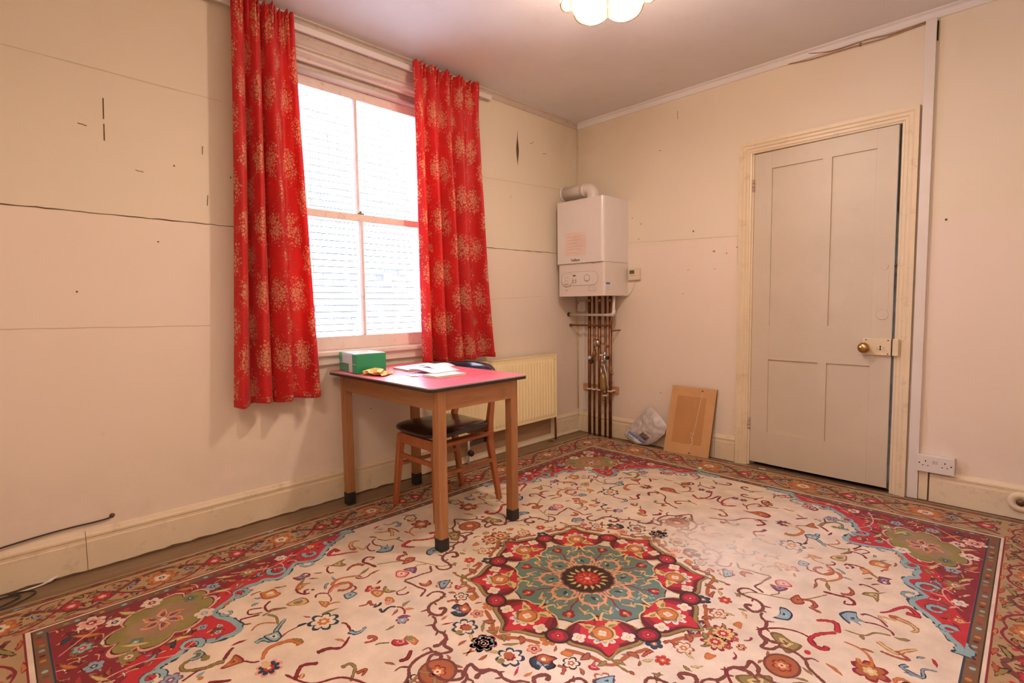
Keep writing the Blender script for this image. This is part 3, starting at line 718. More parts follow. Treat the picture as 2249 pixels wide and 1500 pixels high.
text_mesh('eco', .016, Matrix.Translation((.145, yf-.001, 1.236)) @ FM, M_line, bo)
text_mesh('Vaillant', .030, Matrix.Translation((.245, by-.001, 1.472)) @ FM, mat('logo grey', (.16, .11, .09), .6, bmp=0), bo, bold=True)
MB().box(.395, .428, by+.0125, by+.0145, 1.434, 1.438).build('small_print', M_line, bo)
nt_m = mat('pale pink paper', (.78, .62, .56), .7, bmp=0)
ntc = MB().box(.145, .350, by-.0018, by-.0002, 1.512, 1.690, .0004).build('notice', nt_m, bo)
for i, z_ in enumerate((1.655, 1.628, 1.603, 1.578, 1.556, 1.530)): MB().box(.162, .33-(i % 3)*.03, by-.0024, by-.0016, z_, z_+.0035).build('print_line', mat('faint print', (.66, .46, .42), .8, bmp=0), ntc)
sk = MB().box(bx1-.0002, bx1+.0012, -.310, -.232, 1.212, 1.290).build('rating_label', M_white, bo)
MB().box(bx1+.001, bx1+.0016, -.309, -.255, 1.272, 1.288).build('label_band', mat('label blue', (.12, .16, .42), .5, bmp=0), sk)
for z_ in (1.255, 1.243, 1.231): MB().box(bx1+.001, bx1+.0016, -.300, -.262, z_, z_+.003).build('print_line', M_line, sk)
fl = thing('boiler_flue', 'white elbow flue pipe from the boiler top into the left wall', 'flue pipe', (.29, -.18, 1.942))
pts = [(.300, -.18, 1.944), (.300, -.18, 1.985), (.292, -.18, 2.018), (.270, -.18, 2.040), (.235, -.18, 2.047), (.0, -.18, 2.047)]
MB().tube(spline(pts[:5], 4)+[pts[5]], .052, 28).build('pipe', M_boil2, fl)
MB().tube([(.20, -.18, 2.047), (.232, -.18, 2.047)], .055, 28).build('collar', M_boil2, fl); MB().tube([(.0, -.18, 2.047), (.012, -.18, 2.047)], .066, 28).build('collar', M_boil2, fl)
for x_ in (.12, .145, .17): MB().lathe([(.003, 0), (.003, .002)], (x_, -.205, 2.0935), (0, -.5, .87), 6).build('screw', M_nail, fl)

# ------------------------------------------------------------------ pipework under the boiler
PY = -.085
def pipe(label, pts, r, extra=None, m=None, cat='pipe', grp='vertical copper pipes under the boiler', name='copper_pipe'):
    t = thing(name, label, cat, pts[0], grp)
    MB().tube(pts, r, 14).build('tube', m or M_cop, t)
    return t
M_clip = mat('white pipe clip', (.72, .62, .52), .4, bmp=0)
xs = [.190, .239, .293, .352, .400]
rs = [.0135, .0095, .0135, .0095, .0135]
labs = ['thick copper pipe farthest left of the five dropping to the floor', 'thin copper pipe with a tilted valve, second from the corner', 'thick copper pipe passing behind the silver gauge',
        'thin copper pipe under the brass filter', 'thick copper pipe farthest right of the five dropping to the floor']
pp = []
for i, (x, r) in enumerate(zip(xs, rs)):
    t = pipe(labs[i], [(x, PY, .002), (x, PY, .6), (x+(0, .0, 0, 0, .0)[i], PY, 1.187)], r); pp.append(t)
    zc = .405 if i != 3 else .365
    MB().box(x-.020, x+.020, PY-.016, PY+.0, zc-.006, zc+.006, .002).box(x-.016, x+.016, PY, -.022, zc-.005, zc+.005, .001).build('clip', M_clip, t)
    if i in (0, 2, 4): MB().lathe([(r+.002, 0), (r+.0045, .004), (r+.0045, .02), (r+.002, .024)], (x, PY, 1.14), (0, 0, 1), 12).build('nut', M_brass, t)
tag(MB().box(.073, .429, -.022, .0, .378, .432, .001).build('pipe_board', wood_mat('raw timber strip', (.42, .22, .10), (.58, .34, .17), 'X', .6, 8, .2), loc=(.25, -.01, .40)), 'raw timber batten on the wall behind the copper pipes', 'batten')
# horizontal runs
t = thing('plastic_pipe', 'white plastic pipe from the left wall turning up into the boiler', 'pipe', (.0, -.13, 1.035))
pts = [(.0, -.13, 1.035), (.43, -.13, 1.033), (.452, -.13, 1.040), (.462, -.13, 1.058), (.464, -.13, 1.187)]
MB().tube(pts, .0115, 12).build('tube', M_white, t)
MB().tube([(.425, -.13, 1.033), (.456, -.13, 1.036), (.464, -.13, 1.045), (.464, -.13, 1.075)], .0145, 12).build('elbow', M_white, t)
MB().lathe([(.017, 0), (.017, .014)], (.0, -.13, 1.035), (1, 0, 0), 14).build('wall_hole_ring', M_dark, t)
t = thing('copper_pipe', 'thin copper pipe running sideways from the left wall then up into the boiler', 'pipe', (.0, -.107, .943))
pts = spline([(.0, -.107, .943), (.30, -.107, .944), (.412, -.107, .945), (.430, -.125, .951), (.437, -.125, .97), (.437, -.125, 1.187)], 3)
MB().tube(pts, .0078, 12).build('tube', M_cop, t)
MB().lathe([(.013, 0), (.013, .012)], (.0, -.107, .943), (1, 0, 0), 12).build('end_cap', M_cop, t)
MB().tube([(.437, -.12, .905), (.437, -.04, .905), (.437, -.0, .905)], .006, 8).build('stub', M_cop, t)
# gauge, valves, filling loop, filter
M_steel = mat('dull steel', (.5, .46, .42), .3, .1, 10, 0, metal=1)
g = thing('pressure_gauge', 'round silver gauge on the middle copper pipe', 'gauge', (.302, -.13, .803))
MB().lathe([(.008, -.03), (.008, 0), (.026, .002), (.031, .010), (.030, .020), (.020, .030), (.008, .034), (.0, .035)], (.302, -.125, .803), (0, -1, 0), 24).build('dial_case', M_steel, g)
MB().tube([(.302, -.10, .803), (.320, -.095, .80), (.338, -.09, .79)], .007, 8).build('connector', M_brass, g)
M_brassd = mat('dull brass', (.30, .17, .07), .4, .25, 20, .1, 60, metal=.7, dirt=((.08, .04, .02), .6))
g = thing('gate_valve', 'brown valve with a white cap tilted off the second pipe', 'valve', (.239, -.11, .67))
MB().lathe([(.010, -.05), (.014, -.04), (.014, -.01), (.017, -.005), (.017, .02), (.011, .03), (.009, .05)], (.236, PY, .690), (.25, 0, 1), 14).build('body', M_brassd, g)
MB().tube([(.232, -.090, .685), (.215, -.115, .668)], .011, 10).build('neck', M_brassd, g)
MB().lathe([(.0, 0), (.016, .001), (.017, .010), (.012, .016), (.0, .017)], (.218, -.112, .672), (-.55, -.8, .1), 14).build('cap', M_white, g)
MB().lathe([(.012, 0), (.016, .006), (.013, .026), (.006, .032)], (.228, -.105, .652), (.1, -.5, -1), 12).build('drain', M_black, g)
g = thing('filling_valve', 'chrome filling valve cluster above the brass filter', 'valve', (.352, -.10, .66))
b = MB().lathe([(.009, -.09), (.013, -.08), (.013, -.04), (.017, -.035), (.017, .0), (.012, .005), (.012, .035), (.009, .04)], (.352, PY-.012, .690), (0, 0, 1), 12)
b.tube([(.352, -.10, .70), (.352, -.135, .705)], .010, 10).tube([(.352, -.10, .655), (.352, -.138, .650)], .011, 10).tube([(.325, -.10, .60), (.352, -.10, .615)], .008, 8)
b.build('body', M_steel, g)
MB().box(.337, .367, -.147, -.136, .697, .712, .003).build('lever', M_white, g)
MB().lathe([(.010, 0), (.014, .004), (.014, .018), (.008, .022)], (.372, -.10, .68), (1, -.2, 0), 12).build('knob', M_black, g)
MB().lathe([(.009, 0), (.009, .10)], (.325, -.105, .50), (0, 0, 1), 12).build('inlet', M_steel, g)
MB().tube(spline([(.357, -.118, .63), (.372, -.125, .60), (.386, -.128, .56), (.394, -.126, .52), (.397, -.12, .47), (.398, -.11, .43)], 5), .006, 8).build('braided_hose', mat('braided steel hose', (.55, .52, .5), .35, .2, 200, .3, 300, metal=.6), g)
g = thing('brass_filter', 'barrel-shaped brass filter on the fourth pipe', 'filter', (.350, -.10, .40))
MB().lathe([(.008, -.02), (.014, -.01), (.022, .0), (.027, .02), (.028, .10), (.024, .118), (.014, .126), (.010, .14)], (.346, PY-.022, .415), (0, 0, 1), 20).build('barrel', mat('olive brass', (.36, .24, .09), .4, .2, 15, .1, 60, metal=.5), g)
MB().lathe([(.010, 0), (.015, .004), (.015, .022), (.010, .028)], (.350, PY-.01, .375), (0, 0, 1), 12).build('union', M_brassd, g)
MB().lathe([(.006, 0), (.010, .003), (.010, .016), (.004, .02)], (.350, PY-.012, .335), (0, -1, -.3), 10).build('drain_cock', M_brassd, g)
g = thing('isolating_valve', 'small brown valve on the rightmost copper pipe', 'valve', (.40, PY, .56))
MB().lathe([(.013, -.03), (.016, -.022), (.016, .022), (.013, .03)], (.400, PY, .575), (0, 0, 1), 12).tube([(.408, PY, .565), (.424, PY-.004, .545)], .011, 10).build('body', M_brassd, g)
MB().lathe([(.009, 0), (.012, .003), (.012, .012), (.006, .015)], (.385, PY-.01, .775), (-.3, -1, 0), 10).build('drain_cock', M_brassd, g)
# fused spur and conduit
t = thing('fused_spur', 'white fused switch with a tiny red light below the boiler', 'switch', (.062, 0, 1.10))
MB().box(.018, .104, -.032, 0, 1.058, 1.146, .004).build('face_plate', M_white, t)
MB().box(.026, .036, -.0335, -.031, 1.128, 1.139).build('neon', mat('red lens', (.6, .02, .02), .3, bmp=0), t)
MB().box(.048, .078, -.0335, -.031, 1.088, 1.112, .001).build('fuse_cover', M_white, t)
t = thing('conduit', 'narrow white conduit in the corner left of the copper pipes', 'conduit', (.072, 0, .2))
MB().box(.062, .084, -.014, 0, .195, 1.057, .001).build('cover', M_white, t)
MB().tube(spline([(.073, -.012, .195), (.071, -.022, .14), (.066, -.03, .07), (.07, -.03, .005)], 4), .003, 6).build('cable', M_wire, t)
# ------------------------------------------------------------------ rug
RC = Vector((1.612, -2.012)); RU, RV, RT = 1.412, 1.925, .012
WEAR = (.30, .68)     # centre of the worn, faded area (rug coordinates)
PAL = {'c': (.72, .60, .48), 'v': (.185, .060, .050), 'o': (.27, .22, .075), 'O': (.55, .19, .05), 'r': (.38, .12, .05), 'R': (.50, .035, .045),
       'C': (.24, .028, .040), 'n': (.035, .060, .095), 'g': (.27, .36, .45), 't': (.27, .42, .45), 'p': (.70, .33, .27), 'k': (.050, .030, .024),
       'y': (.62, .47, .21), 'P': (.20, .09, .18), 'b': (.20, .105, .055), 'G': (.14, .19, .12), 'T': (.13, .21, .18), 'm': (.135, .022, .026), 's': (.68, .33, .19), 'e': (.33, .21, .12), 'B': (.42, .28, .15)}
def pile_mat(key):
    col = PAL[key]; m, nt, b = nodes_of('wool pile '+key)
    tc = N(nt, 'ShaderNodeTexCoord').outputs['Object']
    n1 = noise(nt, tc, 9, 4, .6); n2 = noise(nt, tc, 330, 2, .7)
    c = mixc(nt, ramp(nt, n1, .3, .7), tuple(x*.86 for x in col), tuple(min(1, x*1.12) for x in col))
    c = mixc(nt, mth(nt, 'MULTIPLY', ramp(nt, n2, .42, .72), .30), c, tuple(x*.55 for x in col))
    if key not in 'cB':
        sep = N(nt, 'ShaderNodeSeparateXYZ'); nt.links.new(tc, sep.inputs[0])
        dx = mth(nt, 'DIVIDE', mth(nt, 'SUBTRACT', sep.outputs[0], WEAR[0]), .36); dy = mth(nt, 'DIVIDE', mth(nt, 'SUBTRACT', sep.outputs[1], WEAR[1]), .27)
        d = mth(nt, 'SQRT', mth(nt, 'ADD', mth(nt, 'MULTIPLY', dx, dx), mth(nt, 'MULTIPLY', dy, dy)))
        d = mth(nt, 'ADD', d, mth(nt, 'MULTIPLY', mth(nt, 'SUBTRACT', noise(nt, tc, 8, 4, .7), .5), .9))
        c = mixc(nt, mth(nt, 'MULTIPLY', ramp(nt, d, 1.15, .55), .66), c, (.76, .66, .55))
    nt.links.new(c, b.inputs['Base Color']); b.inputs['Roughness'].default_value = .95; b.inputs['Specular IOR Level'].default_value = .1
    b.inputs['Sheen Weight'].default_value = .08
    h = mth(nt, 'ADD', noise(nt, tc, 420, 2, .6), mth(nt, 'MULTIPLY', noise(nt, tc, 7, 3), 1.2))
    bump(nt, b, h, .45, .003)
    return m
PM = {}
KEYS = list(PAL)
for k_ in KEYS: PM[k_] = pile_mat(k_)

class Pat:
    """flat tufted motifs: each is its own thin patch of pile, stacked minutely"""
    def __init__(s, z0): s.v = []; s.f = []; s.m = []; s.z = z0; s.n = 0
    def poly(s, pts, key, clip=True):
        s.n += 1; z = s.z+.0009*min(1, s.n/1500)
        z = s.z+s.n*5e-7
        o = len(s.v)
        for x, y in pts: s.v.append((max(-RU, min(RU, x)), max(-RV, min(RV, y)), z))
        s.f.append(tuple(range(o, o+len(pts)))); s.m.append(KEYS.index(key))
    def quadstrip(s, L, R, key):
        s.n += 1; z = s.z+s.n*5e-7; o = len(s.v); n = len(L)
        for (a, b_) in zip(L, R): s.v.append((*a, z)); s.v.append((*b_, z))
        for i in range(n-1): s.f.append((o+2*i, o+2*i+1, o+2*i+3, o+2*i+2)); s.m.append(KEYS.index(key))
    def build(s, name, parent, kind=None):
        me = bpy.data.meshes.new(name); me.from_pydata(s.v, [], s.f)
        for k in KEYS: me.materials.append(PM[k])
        me.polygons.foreach_set('material_index', s.m)
        b = bmesh.new(); b.from_mesh(me)
        for f in b.faces:
            f.normal_update()
            if f.normal.z < 0: f.normal_flip()
        b.to_mesh(me); b.free()
        o = bpy.data.objects.new(name, me); COL.objects.link(o); o.parent = parent
        if kind: o['kind'] = kind
        return o
J = random.Random(5)
def jit(a): return J.uniform(-a, a)
def resample(P, step):
    out = [P[0]]; acc = 0
    for a, b_ in zip(P, P[1:]):
        d = hypot(b_[0]-a[0], b_[1]-a[1]); n = max(1, int(d/step))
        for k in range(1, n+1): out.append((a[0]+(b_[0]-a[0])*k/n, a[1]+(b_[1]-a[1])*k/n))
    return out
# motif primitives produce lists of ('poly', pts, key) in local space
def m_stroke(pts, w0, w1, key):
    P = resample(spline(pts, 6), .007) if len(pts) > 2 else resample(pts, .007)
    L, R = [], []; n = len(P)
    for i, p in enumerate(P):
        a = P[max(0, i-1)]; c_ = P[min(n-1, i+1)]; dx, dy = c_[0]-a[0], c_[1]-a[1]; l = hypot(dx, dy) or 1
        t = i/(n-1) if n > 1 else 0; w_ = (w0+(w1-w0)*t)/2*(1+jit(.22))
        if i == 0 or i == n-1: w_ *= .5
        L.append((p[0]-dy/l*w_, p[1]+dx/l*w_)); R.append((p[0]+dy/l*w_, p[1]-dx/l*w_))
    return [('strip', L, R, key)]
def m_leaf(x0, y0, x1, y1, w_, key, edge=None):
    dx, dy = x1-x0, y1-y0; l = hypot(dx, dy) or .001; ux_, uy_ = dx/l, dy/l; res = []
    def shp(k, sc):
        P = []
        for i in range(9):
            t = i/8; h = sin(pi*t**.8)*w_/2*k+ (0 if i in (0, 8) else jit(w_*.09)); c_ = .18*w_*sin(pi*t)
            tt = .5+(t-.5)*sc; P.append((x0+ux_*l*tt-uy_*(h+c_), y0+uy_*l*tt+ux_*(h+c_)))
        for i in range(7, 0, -1):
            t = i/8; h = sin(pi*t**.8)*w_/2*k*.8+jit(w_*.09); c_ = .18*w_*sin(pi*t)
            tt = .5+(t-.5)*sc; P.append((x0+ux_*l*tt+uy_*(h-c_), y0+uy_*l*tt-ux_*(h-c_)))
        return P
    res.append(('poly', shp(1.0, 1.0), edge or {'o': 'b', 'O': 'r', 'R': 'C', 'r': 'v', 'C': 'm', 'g': 'n', 't': 'g', 'y': 'o', 'n': 'k', 'P': 'C', 'p': 'R'}.get(key, 'v')))
    res.append(('poly', shp(.66, .84), key))
    return res
def m_flower(n, ko, ki, kc, x, y, r, rot=None):
    rot = J.uniform(0, 6.28) if rot is None else rot; res = []
    def ring(rr, amp, m=6):
        P = []
        for i in range(n*m):
            a = rot+2*pi*i/(n*m); q = abs(cos(n*(a-rot)/2)); P.append((x+(rr*(1-amp+amp*q**.7)+jit(rr*.05))*cos(a), y+(rr*(1-amp+amp*q**.7)+jit(rr*.05))*sin(a)))
        return P
    res.append(('poly', ring(r, .34), ko)); res.append(('poly', ring(r*.78, .34), ki))
    res.append(('poly', ring(r*.40, .3), kc)); res.append(('poly', ring(r*.16, .1), 'c' if kc != 'c' else 'R'))
    return res
def m_blob(x, y, r, key, n=10): return [('poly', [(x+r*(1+jit(.14))*cos(2*pi*k/n), y+r*(1+jit(.14))*sin(2*pi*k/n)) for k in range(n)], key)]
EDGE = {'o': 'b', 'O': 'r', 'R': 'C', 'r': 'C', 'C': 'm', 'g': 'n', 't': 'n', 'y': 'r', 'n': 'k', 'P': 'C', 'p': 'R'}
INNER = {'n': 'g', 'O': 'y', 'R': 'p', 'r': 'O', 'g': 't', 't': 'c', 'o': 'y', 'P': 'g', 'p': 'c', 'C': 'R', 'y': 'o'}
def m_poly(pts, key, plain=False):
    P = spline(pts, 3, closed=True); P = [(x+jit(.0016), y+jit(.0016)) for x, y in P]
    if plain: return [('poly', P, key)]
    cx = sum(p[0] for p in P)/len(P); cy = sum(p[1] for p in P)/len(P)
    def sc(k, j): return [(cx+(x-cx)*k+jit(j), cy+(y-cy)*k+jit(j)) for x, y in P]
    res = [('poly', P, EDGE.get(key, key)), ('poly', sc(.80, .001), key)]
    if max(hypot(x-cx, y-cy) for x, y in P) > .028: res += [('poly', sc(.45, .003), INNER.get(key, 'c')), ('poly', sc(.20, .001), EDGE.get(key, 'c'))]
    return res
def xform(ms, fn):
    o = []
    for m in ms:
        if m[0] == 'poly': o.append(('poly', [fn(*p) for p in m[1]], m[2]))
        else: o.append(('strip', [fn(*p) for p in m[1]], [fn(*p) for p in m[2]], m[3]))
    return o
def emit(pat, ms):
    for m in ms:
        if m[0] == 'poly': pat.poly(m[1], m[2])
        else: pat.quadstrip(m[1], m[2], m[3])
QUADS = [lambda a, b_, su=su, sv=sv: (a*su, b_*sv) for su in (-1, 1) for sv in (-1, 1)]
def emit4(pat, ms):
    n0 = pat.n
    for q in QUADS: pat.n = n0; emit(pat, xform(ms, q))

rug = thing('rug', 'large cream Persian-style rug with red corners and a round central medallion', 'rug', (RC.x, RC.y, 0))
def rug_part(b, name, m, **k):
    b.v = [(x+RC.x, y+RC.y, z) for x, y, z in b.v]; return b.build(name, m, rug, **k)
Ow = [(-RU, -RV), (RU, -RV), (RU, RV), (-RU, RV)]
# slightly wavy outer edge
def edge_pts(du, n=60):
    P = []
    for (x0, y0), (x1, y1) in zip(Ow, Ow[1:]+Ow[:1]):
        for i in range(n):
            t = i/n; x = x0+(x1-x0)*t; y = y0+(y1-y0)*t; w_ = .004*sin(7*x+5*y)+.002*sin(23*x-17*y)
            P.append((x*(1+(du)/RU)+w_, y*(1+du/RV)+w_))
    return P
rug_part(MB().prism(edge_pts(0), 'z', .0055, RT), 'backing', PM['c'])
rug_part(MB().prism(edge_pts(-.001), 'z', .0054, RT-.0005), 'side_binding', PM['e'])
GU, GV = 1.163, 1.612        # outer edge of the guard stripe
# --- border: ground, stripes, repeating scrolls
bd = Pat(RT+.0002)
def frame(u0, v0, u1, v1, key, pat=bd):
    pat.n += 1; z = pat.z+pat.n*5e-7; o = len(pat.v)
    for (a, b_) in ((u0, v0), (u1, v1)):
        for sx, sy in ((-1, -1), (1, -1), (1, 1), (-1, 1)): pat.v.append((sx*a, sy*b_, z))
    for i in range(4): pat.f.append((o+i, o+(i+1) % 4, o+4+(i+1) % 4, o+4+i)); pat.m.append(KEYS.index(key))
frame(RU-.037, RV-.042, GU+.020, GV+.024, 'B'); frame(RU-.001, RV-.001, RU-.032, RV-.036, 'b'); frame(RU-.032, RV-.036, RU-.037, RV-.042, 'y')
frame(GU+.020, GV+.024, GU+.014, GV+.018, 'C'); frame(GU+.004, GV+.004, GU, GV, 'k')
frame(GU, GV, GU-.036, GV-.036, 'b'); frame(GU-.034, GV-.034, GU-.040, GV-.040, 'n')
def along(fn_side, length, width0, width1, n_units, draw):
    """draw(unit) in strip space: s along, t across 0(outer)..1(inner)"""
# guard stripe beads
def strip_side(side):
    if side == 0: return lambda s, t: (-(RU-.037-t*(RU-.037-GU-.02)), s)
    if side == 1: return lambda s, t: ((RU-.037-t*(RU-.037-GU-.02)), -s)
    if side == 2: return lambda s, t: (s, (RV-.042-t*(RV-.042-GV-.024)))
    return lambda s, t: (-s, -(RV-.042-t*(RV-.042-GV-.024)))
def outer_side(side, t, s):
    d = [lambda: (-(RU-.016+t), s), lambda: (RU-.016+t, -s), lambda: (s, RV-.018+t), lambda: (-s, -(RV-.018+t))][side]; return d()
for side in range(4):
    half = RV if side < 2 else RU
    n = int(2*half/.075)
    for i in range(n):
        s0 = -half+.04+i*.075+jit(.01)
        key = 'CoRgCr'[i % 6]
        a = outer_side(side, jit(.004), s0); b2 = outer_side(side, jit(.006), s0+.05)
        emit(bd, m_leaf(a[0], a[1], b2[0], b2[1], .018, key, 'k'))
    # guard beads
    gh = (GV if side < 2 else GU)-.02
    n = int(2*gh/.034)
    for i in range(n):
        s0 = -gh+i*.034; g = GU-.018 if side < 2 else GV-.018
        p_ = [(-g, s0), (g, s0), (s0, g), (s0, -g)][side]
        emit(bd, m_blob(p_[0]+jit(.003), p_[1]+jit(.003), .009, 'vOotmRbg'[(i*5+side) % 8], 7))
# scroll unit (period .484): rosette, boteh pair, S vines, leaves; s in metres, t 0..1 across
PER = .484; WB = RU-.037-GU-.02
def unit(s0, W):
    ms = []
    k = W
    def S(s, t): return (s0+s, t)
    def st_(pts, w0, w1, key):
        P = [(s0+s, t*k) for s, t in pts]; return m_stroke(P, w0, w1, key)
    def lf(s, t, s2, t2, w_, key, e=None): return m_leaf(s0+s, t*k, s0+s2, t2*k, w_, key, e)
    ms += st_([(-.242, .86), (-.19, .70), (-.13, .40), (-.06, .16), (0, .10), (.06, .16), (.13, .40), (.19, .70), (.242, .86)], .020, .020, 'v')
    ms += st_([(-.242, .12), (-.20, .25), (-.15, .55), (-.10, .80), (-.05, .90), (.0, .84)], .014, .008, 'C')
    ms += st_([(.242, .12), (.20, .25), (.15, .55), (.10, .80), (.05, .90), (.0, .84)], .014, .008, 'C')
    ms += st_([(-.20, .60), (-.22, .40), (-.20, .30), (-.175, .36)], .009, .004, 'v')
    ms += st_([(.20, .60), (.22, .40), (.20, .30), (.175, .36)], .009, .004, 'v')
    ms += st_([(-.10, .20), (-.12, .06), (-.17, .05), (-.18, .15)], .010, .004, 'C')
    ms += st_([(.10, .20), (.12, .06), (.17, .05), (.18, .15)], .010, .004, 'C')
    for i in range(84):
        a = J.uniform(0, 6.28); ss_, tt_ = J.uniform(-.235, .235), J.uniform(.06, .94)*k; l_ = J.uniform(.012, .026)
        ms += m_leaf(s0+ss_, tt_, s0+max(-.24, min(.24, ss_+l_*cos(a))), max(.01, min(.99*k, tt_+l_*sin(a))), J.uniform(.010, .019), J.choice('vCrobkvCmb'), J.choice('kbv'))
    # rosette at s=0
    ms += m_flower(6, 'r', 'O', 'c', s0, .52*k, .062*min(1.15, k/.2), 0.3)
    ms += m_flower(5, 'c', 'c', 'n', s0, .52*k, .030, .1)
    # paired crimson botehs at the unit joint
    for sg in (-1, 1):
        ms += m_flower(6, 'C', 'R', 'p', s0+sg*.196, .52*k, .036)
        ms += lf(sg*.215, .75, sg*.14, .93, .026, 'o', 'k'); ms += lf(sg*.235, .30, sg*.205, .10, .026, 'o', 'k')
        ms += lf(sg*.085, .40, sg*.12, .60, .024, 'g', 'n'); ms += lf(sg*.155, .22, sg*.12, .40, .022, 'o', 'v')
        ms += lf(sg*.05, .22, sg*.09, .06, .022, 'O', 'v'); ms += lf(sg*.03, .96, sg*.09, .98, .018, 'O', 'C')
        ms += lf(sg*.06, .74, sg*.11, .66, .022, 'r', 'k'); ms += lf(sg*.165, .92, sg*.225, .98, .020, 'r', 'C')
        ms += m_blob(s0+sg*.075, .30*k, .011, 'n', 7); ms += m_blob(s0+sg*.14, .72*k, .009, 'R', 7); ms += m_blob(s0+sg*.105, .50*k, .007, 'C', 6)
        ms += m_stroke([(s0+sg*.24, .55*k), (s0+sg*.228, .62*k), (s0+sg*.232, .72*k)], .010, .006, 'm')
    return ms
for side in range(4):
    f_ = [lambda s, t: (-(RU-.040-t), s), lambda s, t: (RU-.040-t, -s), lambda s, t: (s, RV-.046-t), lambda s, t: (-s, -(RV-.046-t))][side]
    W_ = (RU-.040-GU-.020) if side < 2 else (RV-.046-GV-.024)
    per = PER if side < 2 else (2*(GU+.0))/4
    if side < 2:
        ss = [(-.242+PER*k_) for k_ in range(-3, 5)]
        ss = [PER*(k_+.5) for k_ in range(-4, 4)]
    else: ss = [(-1.5+k_)*(2*GU/4)*1.0 for k_ in range(4)]
    nb0 = bd.n if side == 0 else nb0
    for s0 in ss:
        bd.n = nb0; sc = 1 if side < 2 else (2*GU/4)/PER
        ms = xform(unit(0, W_), lambda s, t, s0=s0, sc=sc: (s0+s*sc, t))
        lim = (RV-.05) if side < 2 else GU
        ms = xform(ms, lambda s, t, lim=lim: (max(-lim, min(lim, s)), t))
        emit(bd, xform(ms, f_))
bd.build('border', rug, 'stuff')

